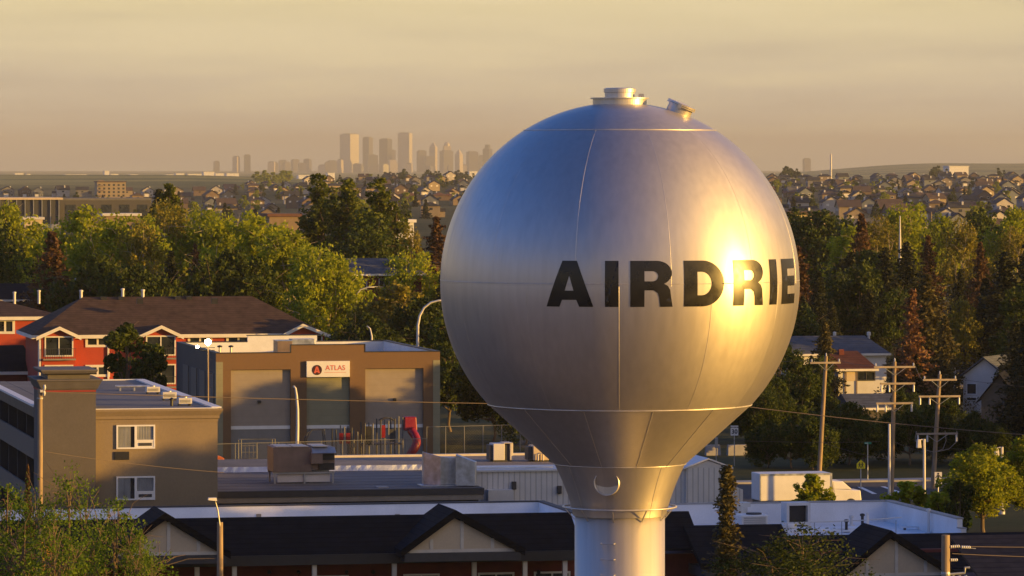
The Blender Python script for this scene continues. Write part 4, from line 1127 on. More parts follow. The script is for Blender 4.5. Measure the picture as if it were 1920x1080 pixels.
# ---------------------------------------------------------------- trees
def leafmat(name, a, b, trans=0.35, vary=0.0):
    m = bpy.data.materials.new(name); m.use_nodes = True
    t = m.node_tree; p = t.nodes['Principled BSDF']; out = t.nodes['Material Output']
    g = t.nodes.new('ShaderNodeNewGeometry')
    c = tmix(t, g.outputs['Random Per Island'], a, b)
    c = tmix(t, rng(t, noise(t, 0.35, 3.0), 0.35, 0.68, 0, .55), c, tuple(x * 0.45 for x in a))
    if vary:
        oi = t.nodes.new('ShaderNodeObjectInfo')
        c = tmix(t, rng(t, oi.outputs['Random'], 0, 1, 0, vary), c, tuple(x * 0.4 for x in a))
    t.links.new(c, p.inputs['Base Color']); p.inputs['Roughness'].default_value = 0.65
    p.inputs['Specular IOR Level'].default_value = 0.25
    tr = t.nodes.new('ShaderNodeBsdfTranslucent'); t.links.new(c, tr.inputs['Color'])
    mx = t.nodes.new('ShaderNodeMixShader'); mx.inputs[0].default_value = trans
    t.links.new(p.outputs[0], mx.inputs[1]); t.links.new(tr.outputs[0], mx.inputs[2]); t.links.new(mx.outputs[0], out.inputs['Surface'])
    return m
M['leaf'] = leafmat('spring_leaf', (0.23, 0.31, 0.013), (0.60, 0.60, 0.033), .5, .3)
M['leaf_p'] = leafmat('poplar_leaf', (0.07, 0.11, 0.009), (0.24, 0.25, 0.018), .4, .2)
M['leaf_f'] = leafmat('fresh_leaf', (0.085, 0.165, 0.010), (0.24, 0.34, 0.022), .5)
M['leaf_y'] = leafmat('yellow_leaf', (0.20, 0.26, 0.012), (0.44, 0.44, 0.02), .5)
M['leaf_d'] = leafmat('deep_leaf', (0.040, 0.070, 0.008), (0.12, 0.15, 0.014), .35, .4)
M['leaf_o'] = leafmat('olive_leaf', (0.18, 0.18, 0.018), (0.40, 0.32, 0.04), .35, .4)
M['needle'] = leafmat('dark_needle', (0.020, 0.032, 0.009), (0.060, 0.058, 0.014), .15, .4)
M['needle_b'] = leafmat('rusty_needle', (0.10, 0.055, 0.022), (0.17, 0.085, 0.032), .2)
M['needle_r'] = leafmat('dead_needle', (0.17, 0.08, 0.036), (0.26, 0.13, 0.055), .2)
M['needle_o'] = leafmat('olive_needle', (0.075, 0.070, 0.022), (0.17, 0.13, 0.035), .2)
M['bark'] = paint('bark', (0.16, 0.115, 0.075), 0.9, 0.35, 1.5, stretch=(5, 5, .8))
M['bark_pale'] = paint('pale_bark', (0.42, 0.35, 0.26), 0.9, 0.3, 1.5, stretch=(5, 5, .8))

def leafcloud(g, centers, spread, per, size, flat=0.0, aspect=0.75):
    """Leaf-sized quads scattered round clump centres. Returns (verts, n)."""
    c = np.repeat(np.asarray(centers, float), per, axis=0)
    sp = np.repeat(np.asarray(spread, float).reshape(-1, 1) if np.ndim(spread) else np.full((len(centers), 1), spread), per, axis=0)
    n = len(c)
    d = g.normal(size=(n, 3)); d /= np.linalg.norm(d, axis=1, keepdims=True)
    p = c + d * sp * (g.random((n, 1)) ** 0.45)
    a = g.normal(size=(n, 3)); a[:, 2] *= (1 - flat); a /= np.linalg.norm(a, axis=1, keepdims=True)
    q = np.cross(a, g.normal(size=(n, 3))); q /= np.linalg.norm(q, axis=1, keepdims=True)
    s = size * (0.55 + 0.9 * g.random((n, 1)))
    a = a * s; q = q * s * aspect
    return np.stack([p - a * .5 - q * .2, p + q * .5 - a * .1, p + a * .55 + q * .1, p - q * .45 + a * .1], axis=1).reshape(-1, 3)
def quadmesh(name, v, mat):
    n = len(v) // 4
    me = bpy.data.meshes.new(name)
    me.vertices.add(len(v)); me.vertices.foreach_set('co', v.astype('f').ravel())
    me.loops.add(n * 4); me.loops.foreach_set('vertex_index', np.arange(n * 4, dtype='i'))
    me.polygons.add(n); me.polygons.foreach_set('loop_start', np.arange(0, n * 4, 4, dtype='i'))
    me.update(calc_edges=True); me.materials.append(mat)
    return me
def meshof(mb, name, mat):
    o = mb.build(name, mat); me = o.data; bpy.data.objects.remove(o); return me

WIDE = {1: 1.3, 2: 1.3, 3: 1.3, 4: 1.3, 5: 1.35, 6: 1.35, 7: 1.35, 8: 1.35, 18: 1.15}
DENS = {1: 1.5, 2: 1.5, 3: 1.5, 4: 1.6, 5: 1.5, 6: 1.5, 7: 1.5, 8: 1.5, 19: 1.35, 20: 1.35, 16: 1.8, 21: 3.2, 17: 1.3}
def broadleaf(seed, h, rx, base, lobes, mat, bark, leaf=.30, per=26, dens=30, gap=0.0, bare=0.0, tall=1.0):
    """Trunk with limbs to each lobe of the crown; leaf clumps over each lobe."""
    g = np.random.default_rng(seed); r = random.Random(seed); rx *= WIDE.get(seed, 1.0); dens = int(dens * DENS.get(seed, 1.0))
    zc = (h + base) / 2; rz = (h - base) / 2
    L = []
    for i in range(lobes):
        for _ in range(40):
            d = g.normal(size=3); d /= np.linalg.norm(d)
            k = r.uniform(.35, .78)
            p = np.array([d[0] * rx * k, d[1] * rx * k, zc + d[2] * rz * k])
            t_ = (p[2] - base) / (h - base)
            if math.hypot(p[0], p[1]) > rx * (1.15 - .75 * max(0, t_ - .3)): continue
            if all(np.linalg.norm((p - q) / np.array([1, 1, tall])) > rx * .34 for q, _ in L): break
        L.append((p, rx * r.uniform(.26, .42)))
    L.append((np.array([r.uniform(-.1, .1) * rx, r.uniform(-.1, .1) * rx, h - rx * .3]), rx * .3))
    if tall > 1: L.append((np.array([.1 * rx, 0, h - rx * .85]), rx * .42)); L.append((np.array([-.15 * rx, .1 * rx, h - rx * 1.5]), rx * .5))
    V = []
    for p, rad in L:
        m = dens
        d = g.normal(size=(m, 3)); d /= np.linalg.norm(d, axis=1, keepdims=True)
        d[:, 2] = d[:, 2] * 1.0
        cc = p + d * rad * np.array([1, 1, tall]) * (0.45 + .62 * g.random((m, 1)))
        keep = g.random(m) > gap
        cc = cc[keep]
        V.append(leafcloud(g, cc, rad * (.22 + .22 * g.random(len(cc))), per, leaf))
    crown = quadmesh('crown', np.concatenate(V), mat)
    mb = MB(); rt = h * .012 + .04
    fork = base + (h - base) * .25
    mb.tube([(0, 0, -.2), (.05 * rx, 0, base * .6), (0, .04 * rx, fork), (0, 0, h * .78)], [rt * 1.35, rt, rt * .8, rt * .2], 8)
    for p, rad in L:
        s0 = np.array([0, 0, max(base * .7, min(p[2] - .8, base + (p[2] - base) * r.uniform(.1, .5)))])
        mid = (s0 + p) / 2 + np.array([0, 0, -.12 * rx])
        mb.tube([s0, mid, p], [rt * .5, rt * .34, rt * .14], 5, False)
        for _ in range(5 if not bare else 9):
            e = p + np.array([r.gauss(0, 1), r.gauss(0, 1), abs(r.gauss(0, .8))]) * rad * .75
            mb.tube([p + (mid - p) * r.uniform(0, .5), (p + e) / 2 + np.array([0, 0, .1 * rad]), e], [rt * .16, rt * .11, rt * .05], 4, False)
    return meshof(mb, 'trunk', bark), crown

def conifer(seed, h, rmax, mat, bark, base=.08, whorls=34, arms=9, size=.34, droop=.25, gap=.1, ragged=.3):
    g = np.random.default_rng(seed); r = random.Random(seed)
    V = []; mb = MB()
    mb.tube([(0, 0, -.2), (0, 0, h * .5), (0, 0, h * .99)], [h * .016 + .04, h * .010, .02], 7)
    for w in range(whorls):
        f = base + (1 - base) * (w / whorls) ** .92
        z = h * f; rad = 1.25 * rmax * (1 - f) ** .82 * (1 + r.uniform(-ragged, ragged)) + .12
        a0 = r.random() * 6.28
        for k in range(arms):
            if r.random() < gap: continue
            a = a0 + 6.283 * k / arms + r.uniform(-.25, .25); rr = rad * r.uniform(.65, 1.12)
            ns = max(3, int(rr / .32)); pts = []
            for i in range(ns):
                q = (i + .6) / ns
                zz = z - droop * rr * q + .30 * droop * rr * q * q + rr * .10
                pts.append((math.cos(a) * rr * q, math.sin(a) * rr * q, zz))
            V.append(leafcloud(g, pts, .22 + .09 * rr, 6, size * 1.25, .45, .5))
            if k % 3 == 0: mb.tube([(0, 0, z), pts[-1]], [.035, .012], 3, False)
    V.append(leafcloud(g, [(0, 0, h * .985), (0, 0, h * .965), (0, 0, h * .94)], .12, 6, size * .8, .2, .4))
    return meshof(mb, 'trunk', bark), quadmesh('crown', np.concatenate(V), mat)

TREE = {}
def proto(key, fn): TREE[key] = fn
proto('cotton1', broadleaf(1, 17, 5.2, 3.0, 15, M['leaf'], M['bark_pale'], .40, 24, 30, .18))
proto('cotton2', broadleaf(2, 17, 4.6, 2.5, 14, M['leaf'], M['bark_pale'], .40, 24, 30, .25))
proto('cotton3', broadleaf(3, 15, 5.6, 2.0, 17, M['leaf'], M['bark_pale'], .40, 24, 30, .15))
proto('olive1', broadleaf(4, 16, 5.0, 3.5, 13, M['leaf_o'], M['bark_pale'], .36, 20, 24, .30))
proto('dark1', broadleaf(5, 14, 5.0, 1.5, 15, M['leaf_d'], M['bark'], .40, 24, 30, .12))
proto('dark2', broadleaf(6, 12, 4.6, 1.0, 14, M['leaf_d'], M['bark'], .40, 24, 30, .15))
proto('pop1', broadleaf(7, 19, 3.0, 1.5, 18, M['leaf_p'], M['bark'], .36, 24, 28, .10, tall=1.7))
proto('pop2', broadleaf(8, 19, 2.7, 1.5, 17, M['leaf_p'], M['bark'], .36, 24, 28, .10, tall=1.7))
proto('fir1', conifer(11, 16, 3.3, M['needle'], M['bark'], .06))
proto('fir2', conifer(12, 15, 3.8, M['needle'], M['bark'], .10, 30, 9, .38, .35, .18, .4))
proto('firb', conifer(13, 15, 3.2, M['needle_b'], M['bark'], .10, 30, 9, .36, .3, .2, .4))
proto('fird', conifer(14, 14, 2.3, M['needle_r'], M['bark'], .25, 26, 7, .32, .3, .3, .5))
proto('firo', conifer(15, 16, 3.4, M['needle_o'], M['bark'], .05, 32, 9, .38, .1, .12, .45))
proto('gold', broadleaf(16, 10, 4.2, 1.6, 15, M['leaf_y'], M['bark'], .24, 26, 30, .20))
proto('sapling', broadleaf(17, 8.5, 2.6, 2.2, 10, M['leaf_d'], M['bark'], .30, 22, 26, .15))
proto('willow', broadleaf(18, 9, 3.6, 1.0, 14, M['leaf_o'], M['bark'], .28, 24, 28, .1))
proto('spring', broadleaf(19, 13, 5.0, 3.0, 13, M['leaf_f'], M['bark'], .17, 18, 26, .35, 1))
proto('spring2', broadleaf(20, 12, 4.2, 2.2, 12, M['leaf_f'], M['bark'], .17, 16, 24, .35, 1))
proto('bareb', broadleaf(21, 7.5, 3.6, .5, 14, M['leaf_d'], M['bark'], .13, 12, 26, .3, 1))
proto('slim', conifer(22, 10.5, 1.05, M['needle_o'], M['bark'], .03, 40, 8, .20, -.5, .12, .35))
proto('bush', broadleaf(23, 3.2, 1.7, .2, 10, M['leaf'], M['bark'], .20, 20, 22, .1))
proto('far1', broadleaf(24, 10, 3.6, 1.0, 8, M['leaf_d'], M['bark'], .75, 8, 16, .1))
proto('far2', broadleaf(25, 8, 3.4, .6, 7, M['leaf'], M['bark'], .75, 8, 16, .1))
proto('far3', conifer(26, 11, 2.3, M['needle'], M['bark'], .06, 16, 6, .8))
H0 = {'cotton1': 17, 'cotton2': 17, 'cotton3': 15, 'olive1': 16, 'dark1': 14, 'dark2': 12, 'pop1': 19, 'pop2': 19, 'fir1': 16, 'fir2': 15, 'firb': 15,
      'fird': 14, 'firo': 16, 'gold': 10, 'sapling': 8.5, 'willow': 9, 'spring': 13, 'spring2': 12, 'bareb': 7.5, 'slim': 10.5, 'bush': 3.2, 'far1': 10, 'far2': 8, 'far3': 11}
NAME = {'far2': 'fresh_broadleaf_tree', 'cotton': 'cottonwood_tree', 'olive1': 'cottonwood_tree', 'spring': 'fresh_broadleaf_tree', 'fir': 'spruce_tree', 'far3': 'spruce_tree', 'bush': 'shrub', 'bareb': 'shrub', 'pop': 'poplar_tree', 'slim': 'columnar_conifer'}  # the spring and second far kinds are broadleaf trees with fresh green leaves
def tree(kind, px, py_top, Y, label, wide=1.0, group=None, cat=None, mats=None, rot=None, x=None, top=None):
    X = gx(px, Y) if x is None else x
    zg = ground_z(X, Y)
    h = (gz(py_top, Y) if top is None else top) - zg
    s = h / H0[kind]
    nm = next((v for k, v in NAME.items() if kind.startswith(k)), 'broadleaf_tree')
    t = thing(nm, label, cat or ('shrub' if nm == 'shrub' else 'tree'), (X, Y, zg), rnd.uniform(0, 6.28) if rot is None else rot, group)
    t.scale = (s * wide, s * wide, s)
    tr, cr = TREE[kind]
    link(bpy.data.objects.new('trunk', tr), t)
    c = link(bpy.data.objects.new('crown', cr), t)
    if mats:
        c.material_slots[0].link = 'OBJECT'; c.material_slots[0].material = M[mats]
    return t

# left wood, behind the red apartments
G1 = 'cottonwoods of the left wood'
for a in (
 ('cotton2', 22, 378, 640, 'tall light green cottonwood cut by the left edge of the picture', .75),
 ('dark1', -20, 410, 600, 'dark green tree at the left edge beside the reddish roof', .9),
 ('cotton3', 60, 414, 640, 'light green cottonwood left of the rusty spruce', .9),
 ('cotton2', 530, 416, 620, 'green cottonwood left of the three poplars', .9),
 ('firb', 98, 432, 555, 'rusty brown spruce standing in front of the light green cottonwoods at the left', 1.15),
 ('cotton1', 165, 388, 600, 'broad light green cottonwood right of the rusty spruce', 1.05),
 ('cotton3', 228, 412, 570, 'light green cottonwood between the rusty spruce and the pale bare limbs', .9),
 ('fir1', 298, 352, 700, 'dark tall evergreen rising above the cottonwoods below the far houses', 1.0),
 ('pop2', 318, 356, 680, 'green narrow poplar touching the dark tall evergreen', 1.0),
 ('olive1', 318, 384, 590, 'olive cottonwood with pale bare limbs showing through its crown', 1.05),
 ('olive1', 268, 420, 560, 'olive sparse tree in front of the cottonwood with pale limbs', .8),
 ('fir1', 321, 468, 540, 'small dark spruce just above the brown apartment roof', .75),
 ('firb', 366, 455, 545, 'slim rusty conifer right of the small dark spruce', .55),
 ('cotton3', 408, 404, 585, 'wide green cottonwood left of the large bright one', .95),
 ('cotton1', 470, 398, 560, 'large bright green cottonwood above the right end of the red apartments', 1.05),
 ('cotton2', 555, 428, 545, 'bright green cottonwood leaning over the right gable of the red apartments', 1.05),
 ('cotton3', 612, 470, 520, 'lower green cottonwood right of the red apartments', .85),
 ('dark2', 430, 470, 540, 'dense green tree under the large bright cottonwood', .9),
 ('dark2', 190, 480, 530, 'dark low tree behind the ridge of the brown roof', 1.0),
 ('dark2', 260, 500, 515, 'dark low tree near the small dark spruce', .9),
 ('dark1', 20, 470, 620, 'dark low tree beneath the light green cottonwood at the left edge', .8),
 ('pop1', 604, 340, 700, 'leftmost of three tall dark poplars', 1.15),
 ('pop2', 655, 348, 690, 'middle one of three tall dark poplars', 1.15),
 ('pop1', 712, 348, 680, 'rightmost of three tall dark poplars', 1.25),
 ('dark1', 690, 400, 640, 'dark undergrowth tree at the foot of the three poplars', 1.1),
 ('olive1', 770, 428, 640, 'brown olive tree right of the three poplars', .65),
 ('firb', 818, 404, 620, 'brown spruce close to the left edge of the tank', 1.0),
 ('firb', 780, 470, 600, 'lower brown spruce beside the dark roofed house', .95),
 ('fir2', 850, 450, 590, 'dark spruce half hidden by the left side of the tank', 1.0),
 ('willow', 738, 524, 500, 'rounded grey green willow below the dark roofed house', 1.1),
 ('dark2', 690, 590, 455, 'dark shrubby tree behind the curved lamp', 1.0),
 ('dark2', 800, 560, 480, 'dark tree behind the tall curved street lamp', 1.0),
 ('dark1', 845, 590, 420, 'dark green tree between the brown building and the tank', .85),
 ('dark1', 925, 640, 405, 'dark green tree under the left curve of the tank', .9),
 ('dark2', 985, 700, 400, 'low dark tree behind the cone of the tank', 1.0),
 ('sapling', 240, 606, 412, 'dark leafy tree standing in front of the red apartments', 1.15),
 ('sapling', 288, 660, 408, 'smaller dark tree right of the leafy one by the red apartments', .8),
): tree(*a)
 
# right wood
for a in (
 ('dark1', 1500, 395, 760, 'green tree below the far houses, nearest the right edge of the tank', 1.0),
 ('dark2', 1545, 398, 740, 'green tree left of the brown topped spruce', 1.0),
 ('firb', 1615, 398, 650, 'tall brown topped spruce in the right wood', .85),
 ('cotton2', 1590, 420, 700, 'mid green tree behind the brown topped spruce', .85),
 ('firb', 1496, 460, 560, 'brown tinged spruce against the right edge of the tank', 1.1),
 ('fir1', 1535, 505, 540, 'dark spruce right of the brown tinged one by the tank', .9),
 ('olive1', 1640, 410, 680, 'olive green tree left of the white spire', .9),
 ('cotton3', 1690, 388, 720, 'fresh green tree behind the white spire', .85),
 ('fir2', 1700, 452, 612, 'dark spruce hiding the foot of the white spire', 1.2),
 ('fir2', 1660, 462, 600, 'dark ragged spruce under the white spire', 1.1),
 ('fir2', 1595, 470, 580, 'dark ragged spruce at the heart of the right wood', 1.1),
 ('firb', 1575, 520, 560, 'brown streaked spruce low in the right wood', .9),
 ('firb', 1740, 440, 620, 'bronze green spruce right of the white spire', .9),
 ('cotton1', 1760, 400, 740, 'pale green tree by the slim utility mast', .8),
 ('olive1', 1806, 415, 640, 'pale olive tree with white bare trunk', .85),
 ('dark1', 1850, 395, 760, 'green tree at the right end of the wood below the houses', 1.0),
 ('cotton2', 1895, 388, 720, 'bright green tree at the top of the right edge', .9),
 ('firb', 1838, 452, 600, 'brown branched conifer behind the dark spruces at the right edge', .8),
 ('olive1', 1900, 430, 620, 'olive tree behind the dark spruces at the right edge', .8),
 ('fir2', 1885, 470, 500, 'big dark spruce at the right edge', 1.25),
 ('fir1', 1930, 450, 520, 'big dark spruce cut by the right edge', 1.3),
 ('fir2', 1848, 520, 520, 'dark spruce with drooping boughs left of the big one at the right edge', 1.1),
 ('fir2', 1630, 540, 540, 'dark spruce behind the blue grey roofed bungalow', 1.1),
 ('fir1', 1560, 560, 520, 'dark spruce behind the left end of the blue grey roof', 1.0),
 ('firo', 1738, 512, 455, 'large golden green conifer behind the utility poles', 1.15),
 ('firo', 1772, 590, 450, 'golden green conifer leaning right of the large one', .85),
 ('fird', 1709, 540, 430, 'dead rust red conifer behind the middle utility pole', 1.0),
 ('willow', 1800, 555, 500, 'rounded pale green tree left of the dark spruces', .7),
 ('willow', 1572, 545, 560, 'small sunlit yellow green tree against the dark spruces', .5),
 ('firo', 1546, 600, 445, 'green conifer behind the left utility pole', .9),
 ('dark1', 1455, 640, 430, 'dark tree under the right curve of the tank', 1.0),
 ('dark1', 1500, 660, 420, 'dark leafy tree left of the left utility pole', .9),
 ('dark2', 1410, 720, 400, 'dark tree behind the speed sign', 1.0),
 ('dark2', 1470, 740, 400, 'dark tree behind the white truck', 1.1),
 ('dark2', 1540, 760, 405, 'dark bushy tree behind the foot of the left utility pole', 1.0),
 ('dark2', 1610, 780, 410, 'dark bushy tree behind the school crossing sign', 1.0),
 ('dark2', 1690, 790, 400, 'dark bushy tree behind the middle utility pole', 1.0),
 ('fir2', 1720, 660, 430, 'dark spruce between the middle and right utility poles', 1.0),
 ('fir1', 1905, 600, 440, 'dark green spruce in front of the white gabled house', 1.2),
 ('fir1', 1922, 600, 374, 'tall dark spruce nearest the right edge beside the dark roofed house', 1.15),
 ('firb', 1895, 730, 400, 'low brown shrubby conifer at the right edge', 1.2),
 ('dark2', 1330, 760, 420, 'dark tree behind the cone of the tank on its right', 1.0),
): tree(*a)
for i in range(13):
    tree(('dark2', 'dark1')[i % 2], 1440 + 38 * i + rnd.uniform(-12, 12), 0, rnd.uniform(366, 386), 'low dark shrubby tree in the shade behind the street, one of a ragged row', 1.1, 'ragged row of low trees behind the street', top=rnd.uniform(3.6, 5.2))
# shaded filling of the right wood
for i in range(34):
    y = rnd.uniform(395, 470) if i < 18 else rnd.uniform(480, 640)
    px = rnd.uniform(1400, 1935)
    if 1545 < px < 1660 and y < 480 or 1790 < px < 1870 and y < 520: continue
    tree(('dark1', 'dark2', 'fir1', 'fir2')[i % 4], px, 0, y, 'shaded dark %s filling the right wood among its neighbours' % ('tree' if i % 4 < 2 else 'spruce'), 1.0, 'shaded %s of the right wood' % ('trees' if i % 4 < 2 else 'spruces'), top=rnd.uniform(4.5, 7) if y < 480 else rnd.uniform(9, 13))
for i in range(18):
    y = rnd.uniform(560, 800); px = rnd.uniform(-10, 860)
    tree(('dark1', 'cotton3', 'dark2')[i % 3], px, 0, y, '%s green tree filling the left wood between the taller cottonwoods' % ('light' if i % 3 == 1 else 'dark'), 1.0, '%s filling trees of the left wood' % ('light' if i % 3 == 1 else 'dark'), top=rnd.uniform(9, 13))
# foreground plants
for a in (
 ('gold', 1845, 832, 300, 'bright yellow green sunlit tree at the right edge', 1.35),
 ('gold', 1925, 815, 305, 'yellow green tree cut by the right edge', 1.0),
 ('sapling', 1800, 900, 290, 'dark green bushy tree under the yellow green one', .9),
 ('bush', 1520, 890, 318, 'green rounded bush beside the white truck', 1.1),
 ('bush', 1700, 905, 300, 'green bush behind the right parapet of the shop wing', 1.3),
 ('bush', 1760, 925, 296, 'low green bush below the pedestrian sign', 1.4),
 ('slim', 1362, 872, 224, 'slim columnar conifer in front of the shop wing', 1.0),
 ('bareb', 1500, 982, 222, 'wide thinly leaved shrub in front of the shop wing', 1.6),
 ('spring', 130, 862, 218, 'thin spring green tree in front of the motel at the lower left', .75),
 ('spring2', 215, 930, 214, 'low spring green tree beside the left cream gable', .95),
 ('spring2', 20, 905, 216, 'dense green tree in the lower left corner', 1.0),
 ('spring2', 95, 960, 210, 'green bushy tree at the bottom left', 1.1),
 ('firb', 52, 868, 232, 'slim brown conifer beside the wooden pole at the left', .28),
 ('spring2', 262, 990, 212, 'small leafy tree at the foot of the left cream gable', .6),
): tree(*a)
# trees east of the picture whose long shadows reach the shops and the street
for i, (x, y, top) in enumerate(((52, 236, 13.5), (60, 247, 14), (57, 258, 14.5), (64, 268, 12.5), (72, 252, 15), (70, 228, 14), (58, 222, 13), (52, 350, 8.5), (62, 336, 9), (68, 328, 10), (64, 278, 12), (66, 284, 11.5), (41.5, 371, 10.5), (46, 369, 11), (52, 367, 12), (45, 376, 11), (58, 366, 12.5), (84, 270, 15), (82, 240, 16))):
    tree('fir1' if x < 47 else ('dark1', 'cotton1', 'dark2')[i % 3], 0, 0, y, 'dark spruce east of the street' if x < 47 else 'leafy street tree east of the shop wing', 1.1, 'street trees east of the shops', x=x, top=top)
# ---------------------------------------------------------------- road, pavement, lawn
M['bounce_ground'] = paint('bounce_ground', (0.22, 0.165, 0.105), 0.95, 0.3, 0.12, fine=.4)
def sheet(name, poly, z, mat):
    o = MB().add([(x, y, z) for x, y in poly], [tuple(range(len(poly)))]).build(name, mat); o['kind'] = 'structure'; return o
FR = Frame(gx(1500, 340), 340.0)
def rp(u, v): p = FR.o + FR.u * u + FR.v * v; return (p.x, p.y)
sheet('road', [rp(-30, -9), rp(60, -9), rp(60, 11), rp(-30, 11)], .006, M['asphalt'])
sheet('side_street', [rp(-8.5, 11), rp(-2.0, 11), rp(-2.0, 70), rp(-8.5, 70)], .006, M['asphalt'])
sheet('parking_lot', [(-70, 150), (70, 150), (70, 262), (-70, 262)], .004, M['asphalt'])
sheet('bounce_lot', [(-160, -120), (160, -120), (160, 149), (-160, 149)], .004, M['bounce_ground'])  # unseen sheet added to reflect light into the tank's lower half
m = MB().box((-2.0, 11, 0), (60, 11.3, .14)); 
kb = m.build('kerb', M['concrete']); kb.location = FR.o; kb.rotation_euler = (0, 0, TH); kb['kind'] = 'structure'
m = MB().box((-1.9, 11.3, 0), (60, 13.2, .13)); 
kb = m.build('pavement', M['concrete']); kb.location = FR.o; kb.rotation_euler = (0, 0, TH); kb['kind'] = 'structure'
def strip(px0, py0, px1, py1, w):
    a = FR.hz(px0, py0, .011); b = FR.hz(px1, py1, .011)
    d = Vector((b[0] - a[0], b[1] - a[1])); n = Vector((-d.y, d.x)).normalized() * w / 2
    return [rp(a[0] - n.x, a[1] - n.y), rp(b[0] - n.x, b[1] - n.y), rp(b[0] + n.x, b[1] + n.y), rp(a[0] + n.x, a[1] + n.y)]
for q in ((1543, 914, 1568, 926, .3), (1612, 913, 1640, 926, .35), (1655, 912, 1690, 924, .35)):
    sheet('road_marking', strip(*q), .011, M['white'])

# ---------------------------------------------------------------- utility poles and wires
def insul(m, p, h=.22):
    m.lathe([(.03, 0), (.07, .03), (.05, .08), (.075, .11), (.05, .15), (.06, .19), (.02, h)], 8, p)
M['insulator'] = paint('porcelain', (0.62, 0.62, 0.62), 0.3, 0.1)
M['arm_wood'] = paint('grey_arm_wood', (0.36, 0.30, 0.23), 0.85, 0.25, 2.0)
M['wire'] = paint('wire_black', (0.06, 0.055, 0.05), 0.5, 0.1)
def upole(px, pyt, pxb, pyb, Y, label, arms, r=.17, head=True):
    b = at(pxb, pyb, Y); b.z = 0; t_ = at(px, pyt, Y)
    T = thing('utility_pole', label, 'utility pole', (b.x, b.y, 0), TH)
    top = T.rotation_euler.to_matrix().transposed() @ (t_ - b)
    MB().tube([(0, 0, 0), tuple(top)], [r, r * .72], 12).build('pole', M['wood_pole'], T)
    sc = Y / F
    for k, (py, xa, xb, style) in enumerate(arms):
        z = gz(py, Y); f = z / top.z; c = top * f
        ua = (xa - (px + (pxb - px) * (1 - f))) * sc; ub = (xb - (px + (pxb - px) * (1 - f))) * sc
        A = MB().box((c.x + ua, c.y - .22, z - .07), (c.x + ub, c.y - .10, z + .07)).build('crossarm', M['arm_wood'], T)
        m = MB()
        for e in (ua, ub): m.bar((c.x + e * .5, c.y - .23, z - .07), (c.x, c.y - .18, z - .62), .04, .03)
        m.build('brace', M['grey_metal'], A)
        if style == 'top':
            for e in (ua + .12, ub - .12):
                m = MB(); insul(m, (c.x + e, c.y - .16, z + .075)); m.build('insulator', M['insulator'], A)
        else:
            for e in (ua + .1, ua + (ub - ua) * .26, ub - .1):
                m = MB(); m.lathe([(.03, -.62), (.075, -.60), (.07, -.16), (.04, -.07)], 8, (c.x + e, c.y - .16, z)); m.build('cutout', M['insulator'], A)
    if head:
        m = MB(); insul(m, tuple(top), .26); m.build('insulator', M['insulator'], T)
    return T
pA = upole(1549, 668, 1535, 905, 352, 'leftmost of the three wooden utility poles right of the tank', [(680, 1517, 1576, 'top')], .19)
pB = upole(1677.5, 678, 1671, 938, 335, 'middle one of the three wooden utility poles, with three crossarms', [(688, 1636, 1716, 'top'), (719, 1648, 1716, 'hang'), (756, 1640, 1712, 'hang')], .19)
pC = upole(1762, 702, 1749, 905, 345, 'rightmost of the three wooden utility poles, with looping cables', [(712, 1728, 1794, 'top'), (743, 1720, 1801, 'hang'), (813, 1716, 1796, 'hang')], .19)
# drooping riser cables of the right pole
m = MB()
for a, b in ((1718, -1), (1772, 1), (1794, 1)):
    p0 = at(a, 808, 344.6); p3 = at(1752, 848, 344.6)
    m.tube([p0, at(a + 2 * b, 826, 344.6), at((a + 1752) / 2 + 6 * b, 842, 344.6), p3], .028, 5, False)
wv = m.build('riser_cable', M['beam']); tag(wv, 'grey looping riser cables hanging from the lowest crossarm of the rightmost utility pole', 'cable')
# thin white conduit mast beside the middle pole
def lamp_post(px, pyt, pyb, Y, label, hx, lit=False):
    b = at(px, pyb, Y); h = gz(pyt, Y)
    T = thing('lamp_post', label, 'street lamp', (b.x, b.y, 0), TH)
    MB().tube([(0, 0, 0), (0, 0, h)], [.11, .085], 10).lathe([(.2, 0), (.2, .3), (.12, .32)], 12).build('post', M['plain_white'], T)
    if hx:
        MB().tube([(0, 0, h - .08), (hx * .5, 0, h - .02), (hx, 0, h - .1)], .04, 6).build('arm', M['plain_white'], T)
        MB().hull([(hx - .22, -.16, h - .62), (hx + .1, -.16, h - .62), (hx + .1, .16, h - .62), (hx - .22, .16, h - .62)], [(hx - .18, -.14, h - .02), (hx + .06, -.14, h - .02), (hx + .06, .14, h - .02), (hx - .18, .14, h - .02)]).build('head', M['plain_white'], T, bevel=.04)
    return T
lamp_post(1667.5, 795, 938, 333, 'thin white mast close against the middle utility pole', 0)
lamp_post(1733, 823, 940, 320, 'white lamp post left of the rightmost utility pole', -.34)
lamp_post(1879, 838, 945, 320, 'white lamp post in front of the dark roofed house at the right', -.34)

def curved_lamp(pts, Y, label, r=.09, head=True, mat='plain_white'):
    P = [at(px, py, Y) for px, py in pts]
    b = P[0].copy(); b.z = 0
    T = thing('street_lamp', label, 'street lamp', (b.x, b.y, 0), 0)
    Q = [(0, 0, 0)] + [tuple(p - b) for p in P[0:]]
    n = len(Q); MB().tube(Q, [r * (1.25 - .65 * i / (n - 1)) for i in range(n)], 10).build('post', M[mat], T, True)
    if head:
        e = Vector(Q[-1]); d = (e - Vector(Q[-2])).normalized()
        mm = MB().hull([e + Vector((-.05, -.12, -.05)), e + Vector((.05, -.12, .04)), e + Vector((.05, .12, .04)), e + Vector((-.05, .12, -.05))],
                  [e + d * .62 + Vector((-.06, -.09, -.07)), e + d * .62 + Vector((.04, -.09, .0)), e + d * .62 + Vector((.04, .09, .0)), e + d * .62 + Vector((-.06, .09, -.07))])
        mm.build('lamp_head', M['grey_metal'], T)
    return T
